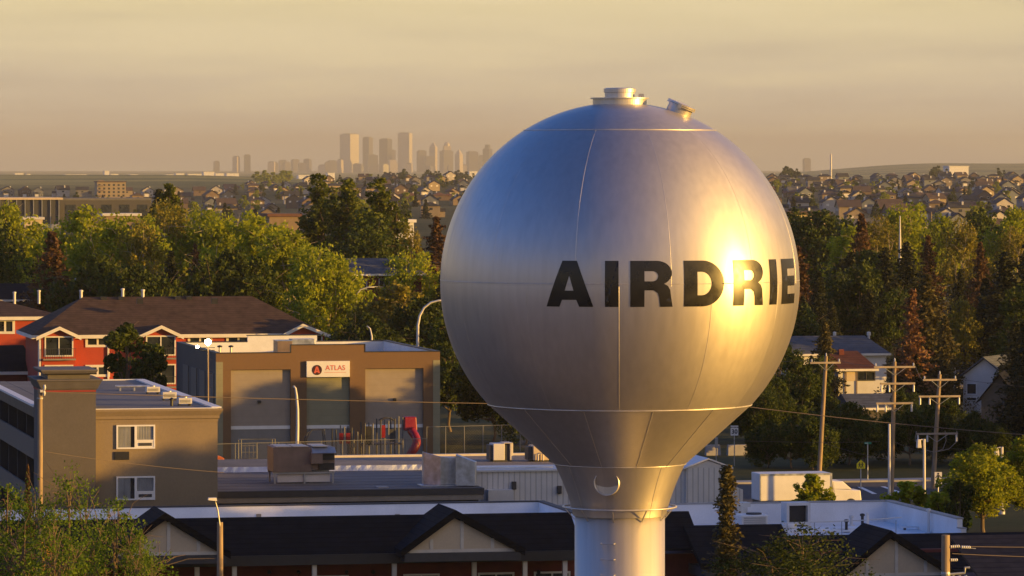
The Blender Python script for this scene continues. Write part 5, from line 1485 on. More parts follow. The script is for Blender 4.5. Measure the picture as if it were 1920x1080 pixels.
curved_lamp([(783, 700), (783, 640), (783.5, 610), (787, 592), (795, 577), (808, 567), (822, 563.5), (834, 563)], 440, 'tall curved white street lamp against the dark trees left of the tank', .13)
curved_lamp([(557, 845), (558, 800), (558, 768), (556, 742), (554, 728), (550, 723.5)], 345, 'white curved top street lamp in front of the brown building', .12, False)
curved_lamp([(697, 660), (697, 630), (694, 616), (688, 611)], 430, 'short curved street lamp tip behind the brown building', .09, False)
curved_lamp([(668, 575), (669, 552), (676, 543), (690, 538.5), (708, 538)], 520, 'thin curved street lamp in the trees below the dark roofed house', .09)
# globe lamp, its sun glint made by emission, on a mast beside the brown building
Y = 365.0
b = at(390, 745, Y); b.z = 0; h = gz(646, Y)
T = thing('yard_light', 'yard light with emissive glint on a slim mast at the left corner of the brown building', 'street lamp', (b.x, b.y, 0), TH)
MB().tube([(0, 0, 0), (0, 0, h)], [.10, .06], 8).build('mast', M['wood_pole'], T)
m = MB()
for z in (.25, .45): m.bar((-.55, 0, h - z), (.55, 0, h - z), .05)
m.build('bracket', M['black'], T)
lm, t_, p_ = newmat('lamp_glint'); p_.inputs['Emission Color'].default_value = (1, .78, .42, 1); p_.inputs['Emission Strength'].default_value = 18
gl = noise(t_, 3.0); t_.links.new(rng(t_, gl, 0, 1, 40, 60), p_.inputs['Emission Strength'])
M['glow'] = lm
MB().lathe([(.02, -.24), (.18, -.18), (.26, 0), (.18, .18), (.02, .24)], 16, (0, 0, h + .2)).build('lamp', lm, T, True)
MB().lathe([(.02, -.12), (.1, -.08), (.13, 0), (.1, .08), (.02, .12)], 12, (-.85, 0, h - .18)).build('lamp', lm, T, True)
m = MB()
for k in range(6): m.bar((.1, -.02, h - 1.2 - k * 1.1), (.32, -.02, h - 1.2 - k * 1.1), .04)
m.build('step_iron', M['black'], T)
# dark conduit with boxes on the side wall
# near poles
def near_pole(px, pyt, Y, label, r=.15):
    t_ = at(px, pyt, Y); T = thing('utility_pole', label, 'utility pole', (t_.x, t_.y, 0), TH)
    MB().tube([(0, 0, 0), (0, 0, t_.z)], [r * 1.2, r], 14).build('pole', M['wood_pole'], T); return T, t_.z
T, h = near_pole(75, 730, 238, 'tall sunlit wooden pole in front of the motel stair tower', .13)
m = MB().box((-.02, -.3, h - .14), (.12, -.12, h - .02)).lathe([(.05, 0), (.08, .12), (.05, .26)], 8, (.2, -.15, h - .32)).lathe([(.05, 0), (.08, .12), (.05, .26)], 8, (.22, -.15, h - .02))
m.build('insulator', M['insulator'], T)
MB().lathe([(.16, h - .5), (.16, h - .42)], 12, cap=False).build('band', M['grey_metal'], T)
T, h = near_pole(412.5, 979, 228, 'sunlit wooden lamp pole between the cream gables', .145)
k = 228 / F
MB().tube([(0, -.1, h - .3), (-5 * k, -.2, h + 22 * k), (-10 * k, -.3, h + 38 * k), (-13 * k, -.4, h + 44 * k)], .035, 6).build('arm', M['grey_metal'], T)
MB().hull([(-25 * k, -.55, h + 43 * k), (-8 * k, -.5, h + 41 * k), (-8 * k, -.2, h + 41 * k), (-25 * k, -.25, h + 43 * k)], [(-24 * k, -.52, h + 47 * k), (-9 * k, -.48, h + 47 * k), (-9 * k, -.22, h + 47 * k), (-24 * k, -.27, h + 47 * k)]).build('lamp_head', M['plain_white'], T)
T, h = near_pole(1773, 1003, 210, 'sunlit wooden pole with white insulators at the lower right', .19)
m = MB()
def bell(m, c, ax, n, r=.075, pitch=.09):
    q = Matrix.Translation(c) @ Vector(ax).to_track_quat('Z', 'Y').to_matrix().to_4x4()
    s = MB()
    for i in range(n): s.lathe([(.03, 0), (r, .02), (r * .8, .06), (.03, .08)], 10, (0, 0, i * pitch))
    s.xf(q); m.add(s.v, s.f)
k = 210 / F
z1 = h - 22 * k
bell(m, (.2, -.1, z1), (1, .05, .05), 5); bell(m, (.72, -.1, z1 - .02), (1, .05, -.05), 5); bell(m, (.2, -.1, z1 - .6), (1, .1, 0), 4)
m.build('insulator', M['insulator'], T)
m = MB().bar((.1, -.1, z1 + .02), (1.4, -.1, z1 - .1), .03).tube([(.2, 0, h - 74 * k), (.9, 0, h - 72 * k), (.92, 0, h - 62 * k), (1.15, 0, h - 62 * k)], .06).lathe([(.2, -.1), (.22, 0), (.2, .1)], 14, (.0, 0, h - 73 * k))
for i in range(3): m.lathe([(.09, -.9), (.12, -.6), (.12, -.05), (.05, .05)], 10, (.35 + .3 * i, 0, h - 78 * k))
m.build('fitting', M['grey_metal'], T)
P1 = at(75, 733, 238); P2 = Vector((75, 262, gz(838, 262)))
def wire(pts, label, r=.016, group=None):
    o = MB().tube(pts, r, 5, False).build('power_line', M['wire']); tag(o, label, 'power line', group)
def sag(a, b, s, n=28): return [a + (b - a) * (i / n) - Vector((0, 0, 4 * s * (i / n) * (1 - i / n))) for i in range(n + 1)]
M['wire'] = paint('wire_sunlit', (0.15, 0.115, 0.085), 0.6, 0.1)
wire(sag(at(85, 735, 238), at(1405, 763, 258), .12), 'long thin power line from the tall left pole across the brown building towards the tank', .02)
wire(sag(at(1405, 763, 258), at(1960, 818, 262), .12), 'power line sloping down right of the tank past the three utility poles', .022)
wire(sag(at(85, 847, 238), at(420, 886, 246), .1), 'faint cable crossing the lower wall of the motel', .012)
wire(sag(at(1785, 1024, 210), at(2000, 1026, 214), .02), 'upper cable from the white insulators at the lower right', .014)
wire(sag(at(1785, 1038, 210), at(2000, 1046, 214), .02), 'lower cable from the white insulators at the lower right', .014)
for (a, b, ya, yb) in ((1300, 1517, 676, 676), (1576, 1636, 676, 686), (1716, 1728, 686, 710), (1794, 1990, 710, 730)):
    wire(sag(at(a, ya, 350), at(b, yb, 345), .1), 'thin line strung along the tops of the three utility poles', .012, 'pole top lines')
for (a, b, ya, yb) in ((1300, 1650, 822, 828), (1672, 1751, 826, 850), (1545, 1672, 830, 862), (1752, 1990, 838, 846)):
    wire(sag(at(a, ya, 350), at(b, yb, 345), .15), 'thin dark service cable low across the right wood', .012, 'low service cables')

# ---------------------------------------------------------------- signs
def sign(name, px, pyt, pyb, w, h, Y, label, plate):
    b = at(px, pyb, Y); b.z = 0; z1 = gz(pyt, Y)
    T = thing(name, label, 'sign', (b.x, b.y, 0), TH * .4)
    MB().tube([(0, 0, 0), (0, 0, z1 - .05)], .04, 8).build('post', M['galv'], T)
    plate(T, z1, w, h); return T
def sp_speed(T, z1, w, h):
    MB().box((-w / 2, -.06, z1 - h), (w / 2, -.042, z1)).build('plate', M['white'], T)
    lettering(T, '30', h * .62, M['black'], (0, -.064, z1 - h * .62), .014)
    lettering(T, 'MAXIMUM', h * .17, M['black'], (0, -.064, z1 - h * .17), .003)
sign('speed_sign', 1377, 798, 865, .62, .80, 372, 'white speed limit sign reading 30 right of the tank cone', sp_speed)
M['school'] = paint('school_yellow', (0.9, 0.72, 0.01), 0.5, 0.05)
def walker(cx, cz, s, v):
    """Small walking figure cut from flat plate."""
    m = MB()
    m.lathe([(.001, 0), (.10 * s, 0), (.10 * s, .006), (.001, .006)], 12)
    m.xf(Matrix.Translation((cx, v, cz + .42 * s)) @ Matrix.Rotation(R(90), 4, 'X'))
    def pl(pts): m.hull([(cx + x * s, v, cz + z * s) for x, z in pts], [(cx + x * s, v - .006, cz + z * s) for x, z in pts])
    pl([(-.08, .30), (.10, .30), (.09, -.05), (-.09, -.05)])
    pl([(-.09, -.05), (.02, -.05), (-.12, -.48), (-.24, -.48)]); pl([(-.02, -.05), (.09, -.05), (.24, -.48), (.12, -.48)])
    pl([(-.08, .30), (-.08, .20), (-.24, -.02), (-.30, .02)]); pl([(.10, .30), (.10, .20), (.26, .02), (.30, .08)])
    return m
def sp_school(T, z1, w, h):
    p = [(-w / 2, z1 - h), (w / 2, z1 - h), (w / 2, z1 - h * .42), (0, z1), (-w / 2, z1 - h * .42)]
    MB().hull([(x, -.05, z) for x, z in p], [(x, -.07, z) for x, z in p]).build('plate', M['school'], T)
    for dx in (-.10, .10): walker(dx, z1 - h * .60, .40, -.072).build('symbol', M['black'], T)
sign('school_sign', 1614, 862, 930, .64, .66, 345, 'yellow pentagon school crossing sign with two black figures', sp_school)
M['street_green'] = paint('street_sign_green', (0.01, 0.22, 0.12), 0.5, 0.1)
def sp_street(T, z1, w, h):
    MB().box((-w / 2, -.06, z1 - h), (w / 2, -.042, z1)).build('plate', M['street_green'], T)
    MB().box((-w / 2 + .06, -.064, z1 - h * .62), (w * .05, -.0605, z1 - h * .38)).build('legend', M['white'], T)
sign('street_name_sign', 1627, 829, 905, .56, .15, 354, 'small green street name plate on a thin post behind the school sign', sp_street)
def sp_ped(T, z1, w, h):
    MB().box((-w / 2, -.06, z1 - h), (w / 2, -.042, z1)).build('plate', M['white'], T)
    walker(0, z1 - h * .5, h * .85, -.064).build('symbol', M['black'], T)
sign('pedestrian_sign', 1759, 885, 938, .52, .84, 325, 'white square pedestrian crossing sign with a black walking figure', sp_ped)
def sp_side(T, z1, w, h): MB().box((-w / 2, -.06, z1 - h), (w / 2, -.042, z1)).build('plate', M['grey_metal'], T)
sign('road_sign', 1343, 820, 850, .25, .85, 372, 'narrow grey sign seen from behind left of the speed sign', sp_side)
t = thing('concrete_block', 'pale concrete barrier block beside the speed sign post', 'barrier', tuple(at(1365, 855, 385).xy) + (0,), TH)
MB().hull([(0, 0, 0), (1.7, 0, 0), (1.7, .6, 0), (0, .6, 0)], [(0.05, .15, .9), (1.65, .15, .9), (1.65, .45, .9), (.05, .45, .9)]).build('block', M['concrete'], t, bevel=.03)
t = thing('concrete_block', 'pale concrete barrier block left of the speed sign, by the narrow grey sign', 'barrier', tuple(at(1324, 855, 385).xy) + (0,), TH)
MB().hull([(0, 0, 0), (1.3, 0, 0), (1.3, .6, 0), (0, .6, 0)], [(0.05, .15, .9), (1.25, .15, .9), (1.25, .45, .9), (.05, .45, .9)]).build('block', M['concrete'], t, bevel=.03)
# sign panel in the lower left corner, seen through the leaves
T = thing('pylon_sign', 'yellow and dark red pylon sign behind leaves at the bottom left', 'sign', tuple(at(90, 1080, 226).xy) + (0,), TH)
z1 = gz(1016, 226)
M['sign_yellow'] = paint('sign_yellow', (0.75, 0.36, 0.04), 0.5, 0.1)
MB().box((-.33, -.2, z1 - 1.4), (.1, .05, z1)).build('panel', M['sign_yellow'], T)
MB().box((.105, -.2, z1 - 4), (.36, .3, z1 + .04)).build('side_panel', M['red_stripe'], T)
MB().box((-.25, -.15, 0), (.3, .05, z1 - 1.41)).build('post', M['dark_trim'], T)
MB().box((-.30, -.21, z1 - 2.6), (.0, -.16, z1 - 2.0)).build('notice', M['plain_white'], T)

# ---------------------------------------------------------------- vehicles
def wheel(par, x, y, r):
    w = MB().lathe([(r * .6, -.12), (r, -.1), (r, .1), (r * .6, .12)], 20).xf(Matrix.Translation((x, y, r)) @ Matrix.Rotation(R(90), 4, 'X')).build('wheel', M['black'], par)
    MB().lathe([(.02, -.13), (r * .58, -.13), (r * .58, .13), (.02, .13)], 16).xf(Matrix.Translation((x, y, r)) @ Matrix.Rotation(R(90), 4, 'X')).build('rim', M['grey_metal'], w)
Y = 322.0; k = Y / F
b = at(1425, 940, Y); hb = gz(889, Y)
T = thing('box_truck', 'white box truck parked behind the shop wing', 'truck', (b.x, b.y, .006), TH)
Lb = 140 * k
MB().box((0, 0, .75), (Lb, 2.4, hb)).build('box_body', M['white'], T, bevel=.05)
m = MB().box((-.01, -.02, hb - .14), (Lb + .01, -.003, hb)).box((-.012, -.022, .76), (.08, -.003, hb - .15)).box((Lb - .08, -.02, .76), (Lb + .01, -.003, hb - .15)); m.build('edge_rail', M['galv'], T)
m = MB().hull([(Lb + .15, .1, .5), (Lb + 2.2, .1, .5), (Lb + 2.2, 2.3, .5), (Lb + .15, 2.3, .5)], [(Lb + .15, .1, 1.5), (Lb + 2.1, .1, 1.4), (Lb + 2.1, 2.3, 1.4), (Lb + .15, 2.3, 1.5)])
m.hull([(Lb + .15, .15, 1.5), (Lb + 1.5, .15, 1.46), (Lb + 1.5, 2.25, 1.46), (Lb + .15, 2.25, 1.5)], [(Lb + .15, .25, 2.05), (Lb + .85, .25, 2.05), (Lb + .85, 2.15, 2.05), (Lb + .15, 2.15, 2.05)])
m.build('cab', M['white'], T, bevel=.06)
MB().hull([(Lb + .92, .3, 2.0), (Lb + 1.52, .25, 1.5), (Lb + 1.52, 2.15, 1.5), (Lb + .92, 2.1, 2.0)], [(Lb + .95, .3, 2.02), (Lb + 1.55, .25, 1.52), (Lb + 1.55, 2.15, 1.52), (Lb + .95, 2.1, 2.02)]).build('windscreen', M['glass'], T)
MB().box((0, .3, .5), (Lb + .15, 2.1, .74)).build('chassis', M['black'], T)
for x in (1.0, Lb + 1.4):
    for y in (.2, 2.2): wheel(T, x, y, .42)
# orange machine behind the motel corner
M['orange'] = paint('machine_orange', (0.62, 0.17, 0.03), 0.5, 0.15, fine=.2)
Y = 352.0; b = at(402, 885, Y)
T = thing('orange_tractor', 'orange tractor with rounded hood peeping out behind the motel corner', 'tractor', (b.x, b.y, 0), TH)
z1 = gz(856, Y)
m = MB().hull([(-1.6, 0, .6), (1.25, 0, .6), (1.25, 1.4, .6), (-1.6, 1.4, .6)], [(-1.6, .1, z1 - .3), (.75, .1, z1 - .12), (.75, 1.3, z1 - .12), (-1.6, 1.3, z1 - .3)])
m.hull([(-1.6, .1, z1 - .29), (.75, .1, z1 - .11), (.75, 1.3, z1 - .11), (-1.6, 1.3, z1 - .29)], [(-1.3, .3, z1), (.35, .3, z1 + .05), (.35, 1.1, z1 + .05), (-1.3, 1.1, z1)])
m.build('hood', M['orange'], T, bevel=.08)
MB().lathe([(.2, -.2), (.42, -.18), (.42, .18), (.2, .2)], 20).xf(Matrix.Translation((.75, 0, .5)) @ Matrix.Rotation(R(90), 4, 'X')).build('wheel', M['black'], T)
MB().lathe([(.2, -.2), (.42, -.18), (.42, .18), (.2, .2)], 20).xf(Matrix.Translation((-.9, 0, .5)) @ Matrix.Rotation(R(90), 4, 'X')).build('wheel', M['black'], T)
MB().box((.15, -.03, z1 - .95), (.8, .05, z1 - .42)).build('grille', M['black'], T)

# ---------------------------------------------------------------- playground and fences before the brown building
M['fence'] = paint('dull_fence_wire', (0.16, 0.16, 0.155), 0.6, 0.1)
def pfence(px0, px1, Y0_, Y1_, pyt, label, n, mesh=True):
    a = at(px0, 0, Y0_); b = at(px1, 0, Y1_); a.z = b.z = 0
    h = gz(pyt, Y0_)
    T = thing('chain_link_fence', label, 'fence', a, math.atan2(b.y - a.y, b.x - a.x)); L = (b - a).length
    for i in range(n + 1): MB().tube([(L * i / n, 0, 0), (L * i / n, 0, h)], .035, 6).build('post', M['fence'], T)
    MB().tube([(0, 0, h - .03), (L, 0, h - .03)], .025, 6).build('rail', M['fence'], T)
    if mesh:
        m = MB(); st = .22; w = .004
        k = 0.0
        while k < L:
            for s in (1, -1):
                x0 = k if s > 0 else k + h; x1 = k + h if s > 0 else k
                z0, z1 = .05, h - .06
                if x1 > L: z1 = z0 + (L - x0) if s > 0 else z1; x1 = min(x1, L)
                if x0 > L: z0 = z0 + (x0 - L); x0 = L
                if abs(x1 - x0) > .05 and z1 > z0: m.quad((x0 - w, .03 * s, z0), (x0 + w, .03 * s, z0), (x1 + w, .03 * s, z1), (x1 - w, .03 * s, z1))
            k += st
        m.build('mesh', M['fence'], T)
    return T
pfence(400, 800, 336, 343, 832, 'long chain link fence in front of the brown building', 10)
pfence(800, 1010, 358, 362, 800, 'taller chain link fence right of the brown building', 6)
def goal(px0, px1, pyt, Y, label):
    a = at(px0, 0, Y); k = Y / F; w = (px1 - px0) * k; h = gz(pyt, Y)
    T = thing('climbing_frame', label, 'climbing frame', (a.x, a.y, 0), TH)
    m = MB()
    m.tube([(0, 0, 0), (0, 0, h), (w, 0, h), (w, 0, 0)], .05, 6)
    m.tube([(0, 1.4, 0), (0, 1.4, h * .98), (w, 1.4, h * .98), (w, 1.4, 0)], .05, 6)
    for x in (0, w): m.bar((x, 0, h - .05), (x, 1.4, h - .05), .06)
    m.build('pipe_frame', M['fence'], T)
    m = MB()
    for i in range(1, 7): m.tube([(w * .02, .02, h * i / 7), (w * .48, .02, h * i / 7)], .025, 5)
    for i in range(1, 5): m.tube([(w * .12 * i, .03, .1), (w * .12 * i, .03, h * .9)], .02, 5)
    m.build('climbing_net', M['fence'], T)
goal(452, 516, 824, 350, 'grey pipe climbing frame left of the air handler')
Y = 364.0; k = Y / F
a = at(575, 0, Y)
T = thing('monkey_bars', 'dark green arched monkey bars left of the red playground panels', 'monkey bars', (a.x, a.y, 0), TH)
h = gz(806, Y); w = 60 * k
for y in (0, .9): MB().tube([(0, y, 0), (0, y, h * .8), (.4, y, h), (w * .55, y, h), (w * .62, y, h * .5), (w, y, 0)], .05, 6).build('side_rail', M['dark_trim'], T)
for i in range(6): MB().tube([(.4 + i * .26, 0, h), (.4 + i * .26, .9, h)], .03, 5).build('rung', M['dark_trim'], T)
m = MB()
for i in range(4): m.tube([(w * (.55 + .1 * i), 0, h * .45), (w * (.68 + .08 * i), 0, h * .1)], .03, 5)
m.build('bar', M['dark_trim'], T)
M['play_red'] = paint('play_red', (0.24, 0.009, 0.012), 0.4, 0.12)
a = at(628, 0, Y)
T = thing('playground_tower', 'playground tower with red panels, posts and a twisting red tube slide', 'playground', (a.x, a.y, 0), TH)
def ux(px): return (px - 628) * k
hp = gz(785, Y)
for i, px in enumerate((630, 646, 660, 671, 685, 700, 715, 730, 742, 757)):
    for y in (0, 1.8):
        hh = gz((806, 800, 802, 810, 794, 795, 788, 790, 786, 784)[i], Y)
        MB().tube([(ux(px), y, 0), (ux(px), y, hh)], .06, 8).build('post', M['fence'] if i % 2 else M['dark_trim'], T)
zA, zB = gz(832, Y), gz(812, Y)
for p, q in ((636, 644), (649, 657)): MB().box((ux(p), -.04, zA), (ux(q), .0, zB)).build('panel', M['play_red'], T)
MB().box((ux(684), .1, gz(835, Y)), (ux(757), 1.7, gz(833, Y))).build('deck', M['dark_trim'], T)
MB().box((ux(684), -.03, gz(833, Y)), (ux(698), .03, gz(800, Y))).build('panel', M['black'], T)
MB().box((ux(717), -.03, gz(822, Y)), (ux(724), .03, gz(798, Y))).build('panel', M['play_red'], T)
MB().box((ux(732), -.03, gz(830, Y)), (ux(741), .03, gz(806, Y))).build('panel', M['dark_trim'], T)
m = MB(); n = 14
for j in range(2): m.tube([(ux(715) + (ux(742) - ux(715)) * i / n, .9 * j, gz(790, Y) + .22 * math.sin(PI * i / n)) for i in range(n + 1)], .05, 6)
m.build('roof_arch', M['dark_trim'], T)
MB().hull([(ux(759), -.3, gz(809, Y)), (ux(784), -.3, gz(809, Y)), (ux(784), 1.2, gz(809, Y)), (ux(759), 1.2, gz(809, Y))], [(ux(760), -.1, gz(783, Y)), (ux(783), -.1, gz(783, Y)), (ux(783), 1.0, gz(783, Y)), (ux(760), 1.0, gz(783, Y))]).build('slide_hood', M['play_red'], T, bevel=.08)
P = []
for i in range(25):
    f_ = i / 24; P.append((ux(772) + .32 * math.sin(f_ * 6.0), -.2 - 1.0 * math.sin(f_ * 3.1), gz(808, Y) - (gz(808, Y) - .35) * f_))
MB().tube(P, .34, 14).build('tube_slide', M['play_red'], T, True)

# ---------------------------------------------------------------- houses behind the utility poles
def house(name, px, Y, W_, D_, py_e, py_r, label, wall, roof, e=(.3, 2.0), gable=False, th=TH, ov=.4):
    fr = Frame(gx(px, Y), Y, th)
    zg = ground_z(fr.o.x, Y); fr.o.z = zg
    H = fthing(name, label, 'house', fr)
    zA = fr.hv(px, py_e, 0)[1] - zg
    if not gable:
        zB = fr.hv(px, py_r, D_ / 2)[1] - zg
        MB().box((0, 0, 0), (W_, D_, zA - .18)).build('wall', wall, H)
        m = MB(); hip(m, -ov, W_ + ov, -ov, D_ + ov, zA, zB, e[0], e[1], .18); m.build('roof', roof, H)
    else:
        zB = fr.hv(px, py_r, 0)[1] - zg
        m = MB().box((0, 0, 0), (W_, D_, zA - .2)); m.build('wall', wall, H)
        for q_ in (0, D_ - .25): m = MB(); tri_v(m, 0, W_, W_ / 2, zA - .2, zB - .25, q_, q_ + .25); m.build('gable', wall, H)
        m = MB(); gable_v(m, -ov, W_ + ov, -ov, D_ + ov, zA - ov * (zB - zA) / (W_ / 2), zB, .16); m.build('roof', roof, H)
    MB().box((-ov, -ov - .06, zA - .2), (W_ + ov, -ov - .003, zA + .02)).build('fascia', M['trim'], H) if not gable else None
    return H, fr, zA, zB
H, fr, zA, zB = house('bungalow', 1480, 480, 10.5, 9, 664, 630, 'low bungalow with blue grey hip roof behind the brown roofed one', M['plain_white'], M['shingle_grey'], (2, 1.5))
for px, s in ((1565, .18), (1629, .22)):
    u, z = fr.hv(px, 628, 5.0); MB().tube([(u, 5, zB - .6), (u, 5, z)], s * .6).lathe([(s, z - .05), (s, z + .3), (.02, z + .35)], 10, (u, 5, 0)).build('flue', M['plain_white'], H)
H, fr, zA, zB = house('bungalow', 1572, 446, 3.55, 8, 692, 658, 'white bungalow with red brown roof behind the left and middle utility poles', M['plain_white'], M['shingle_red'], (.1, .9))
u0 = fr.hv(1607, 700, 0)[0]; u1 = fr.hv(1641, 700, 0)[0]
window(H, u0, u1, fr.hv(1620, 714, 0)[1], fr.hv(1620, 696, 0)[1], 0, M['dark_trim'], M['glass'], .1, (.5,))
MB().box((fr.hv(1587, 700, 0)[0], -.05, fr.hv(1600, 714, 0)[1]), (u0 - .06, -.003, fr.hv(1600, 696, 0)[1])).build('panel', M['cream'], H)
m = MB()
for px in (1585, 1606): u = fr.hv(px, 700, 0)[0]; m.box((u - .06, -.08, 0), (u + .06, -.051, zA - .2))
m.build('trim_board', M['hvac_brown'], H)
u, z = fr.hv(1578, 655, 3); MB().box((u - .25, 3, zB - 1), (u + .25, 3.5, z)).build('chimney', M['brick'], H)
H, fr, zA, zB = house('shed_house', 1600, 415, 4.6, 6, 765, 738, 'low grey roofed garage in shade behind the middle utility pole', M['motel_dark'], M['shingle_grey'], (.1, .2))
H, fr, zA, zB = house('white_house', 1806, 450, 4.3, 9, 700, 668, 'white gabled house with grey blue roof left of the dark spruces', M['plain_white'], M['shingle_grey'], gable=True, th=R(-24))
a, b = fr.hv(1812, 720, 0)[0], fr.hv(1832, 720, 0)[0]
window(H, a, b, fr.hv(1820, 740, 0)[1], fr.hv(1820, 718, 0)[1], 0, M['white'], M['glass'], .1, ())
window(H, a, b, fr.hv(1820, 752, 0)[1], fr.hv(1820, 744, 0)[1], 0, M['white'], M['glass'], .08, (), name='basement_window')
H, fr, zA, zB = house('bungalow', 1778, 500, 6.5, 9, 662, 631, 'grey roofed bungalow peeping over the white gabled house', M['plain_white'], M['shingle_grey'], (1.5, 1.5))
H, fr, zA, zB = house('dark_porch_house', 1840, 425, 3.3, 7, 742, 700, 'small dark blue gabled roof beside the white house', M['atlas_side'], M['shingle_black'], gable=True, th=R(-10))
H, fr, zA, zB = house('dark_house', 1805, 388, 9, 9, 846, 812, 'dark roofed house with white edged porch gable at the right edge', M['atlas_side'], M['shingle_black'], (.2, 1))
a = fr.hv(1805, 870, -1.2)[0]; b = fr.hv(1842, 870, -1.2)[0]; zg0 = fr.hv(1820, 843, -1.2)[1]; zg1 = fr.hv(1818, 815, -1.2)[1]
m = MB(); tri_v(m, a, b, (a + b) / 2, zg0, zg1 - .1, -1.2, -.9); m.build('porch_gable', M['atlas_side'], H)
m = MB(); gable_v(m, a - .25, b + .25, -1.4, 3, zg0 - .2, zg1 + .08, .08); m.build('porch_roof', M['shingle_black'], H)
m = MB(); gable_v(m, a - .3, b + .3, -1.46, -1.403, zg0 - .22, zg1 + .10, .16); m.build('barge_board', M['trim'], H)
MB().box((a, -1.2, 0), (b, -.002, zg0 - .05)).build('porch_wall', M['atlas_side'], H)
window(H, a + .2, a + .8, zg0 - 1.7, zg0 - .5, -1.2, M['trim'], M['glass'], .06)
H, fr, zA, zB = house('brick_house', 20, 690, 5.2, 9, 478, 450, 'reddish roofed house behind the rusty spruce at the left edge', M['brick'], M['shingle_red'], (.2, .2))
H, fr, zA, zB = house('brick_house', 1568, 600, 5, 8, 605, 578, 'red brick house glimpsed between the dark spruces right of the tank', M['brick'], M['shingle_red'], (.2, .2))
# white spire and masts in the right wood
def mast(px, pyt, Y, r0_, r1_, label, mat='plain_white', name='mast', base=0):
    t_ = at(px, pyt, Y); z0 = ground_z(t_.x, Y)
    T = thing(name, label, 'mast', (t_.x, Y, z0)); MB().tube([(0, 0, 0), (0, 0, t_.z - z0)], [r0_, r1_], 8).build('shaft', M[mat], T)
    MB().lathe([(r1_, 0), (r1_ * 1.3, .1), (.01, .3)], 8, (0, 0, t_.z - z0)).build('finial', M[mat], T); return T
mast(1687.5, 408, 660, .45, .08, 'white tapering spire standing among the right wood')
mast(1746, 400, 800, .16, .12, 'slim wooden mast right of the white spire', 'wood_pole')
# ---------------------------------------------------------------- suburb on the rise
WC = [('beige', (.32, .25, .16)), ('grey', (.20, .19, .18)), ('tan', (.25, .18, .11)), ('white', (.48, .44, .39)), ('brown', (.16, .11, .08)), ('blue grey', (.15, .17, .20))]
RC = [('brown', (.085, .055, .042)), ('dark', (.035, .033, .034)), ('grey', (.10, .098, .10)), ('reddish', (.14, .065, .045))]
for n, c in WC: M['w_' + n] = paint('siding_' + n.replace(' ', '_'), c, .8, .1, .5)
for n, c in RC: M['r_' + n] = paint('roofing_' + n, c, .9, .15, .5)
def far_house(wc, rc, kind, two):
    W_, D_ = rnd.uniform(8.5, 11), rnd.uniform(9, 12); h = 5.6 if two else 3.2; rise = rnd.uniform(2.0, 3.0)
    H = bpy.data.objects.new('house', None); COL.objects.link(H); H.empty_display_size = .2
    MB().box((-W_ / 2, -D_ / 2, -3), (W_ / 2, D_ / 2, h)).build('wall', M['w_' + wc], H)
    m = MB()
    if kind == 'hip': hip(m, -W_ / 2 - .5, W_ / 2 + .5, -D_ / 2 - .5, D_ / 2 + .5, h + .2, h + rise, W_ * .3, W_ * .3, .2)
    else:
        gable_v(m, -W_ / 2 - .5, W_ / 2 + .5, -D_ / 2 - .5, D_ / 2 + .5, h, h + rise + .6, .2)
        for q_ in (-D_ / 2, D_ / 2 - .2): g = MB(); tri_v(g, -W_ / 2, W_ / 2, 0, h, h + rise, q_, q_ + .2); g.build('gable', M['w_' + wc], H)
    m.build('roof', M['r_' + rc], H)
    MB().box((-W_ * .42, -D_ / 2 - 2.6, -3), (W_ * .08, -D_ / 2 - .003, 2.9)).build('garage', M['w_' + wc], H)
    m = MB(); gable_v(m, -W_ * .42 - .4, W_ * .08 + .4, -D_ / 2 - 3, -D_ / 2 + .6, 2.9, 4.5, .18); m.build('garage_roof', M['r_' + rc], H)
    MB().box((-W_ * .34, -D_ / 2 - 2.66, .1), (0, -D_ / 2 - 2.604, 2.3)).build('garage_door', M['trim'], H)
    for s in (-1, 1):
        for z in ((3.6,) if two else ()):
            w = MB().box((s * W_ * .25 - .8, -D_ / 2 - .06, z), (s * W_ * .25 + .8, -D_ / 2 - .003, z + 1.3)).build('window', M['trim'], H)
            MB().box((s * W_ * .25 - .66, -D_ / 2 - .09, z + .14), (s * W_ * .25 + .66, -D_ / 2 - .061, z + 1.16)).build('pane', M['glass'], w)
            w = MB().box((s * W_ * .25 - .7, D_ / 2 + .003, z), (s * W_ * .25 + .7, D_ / 2 + .06, z + 1.2)).build('window', M['trim'], H)
    w = MB().box((W_ * .2, -D_ / 2 - .06, .8), (W_ * .42, -D_ / 2 - .003, 2.3)).build('window', M['trim'], H)
    MB().box((W_ * .22, -D_ / 2 - .09, .95), (W_ * .40, -D_ / 2 - .061, 2.15)).build('pane', M['glass'], w)
    for s in (-1, 1):
        MB().box((s * (W_ / 2 + .003), -1, 1.0 if not two else 3.6), (s * (W_ / 2 + .06), .6, 2.2 if not two else 4.8)).build('window', M['glass'], H)
    MB().box((W_ * .22, D_ * .1, h), (W_ * .22 + .8, D_ * .1 + .8, h + rise + .6)).build('chimney', M['plain_white'], H)
    return H, (wc, rc, kind, two)
PROTO = []
for wc, rc, kind, two in (('beige', 'brown', 'gable', True), ('beige', 'dark', 'hip', True), ('grey', 'dark', 'gable', True), ('tan', 'brown', 'hip', True), ('white', 'dark', 'gable', True), ('brown', 'reddish', 'hip', False), ('grey', 'brown', 'hip', False), ('tan', 'dark', 'gable', False), ('blue grey', 'dark', 'gable', True), ('beige', 'reddish', 'gable', False), ('white', 'grey', 'gable', False), ('brown', 'brown', 'gable', True)):
    PROTO.append(far_house(wc, rc, kind, two))
used = set(); HOUSES = []
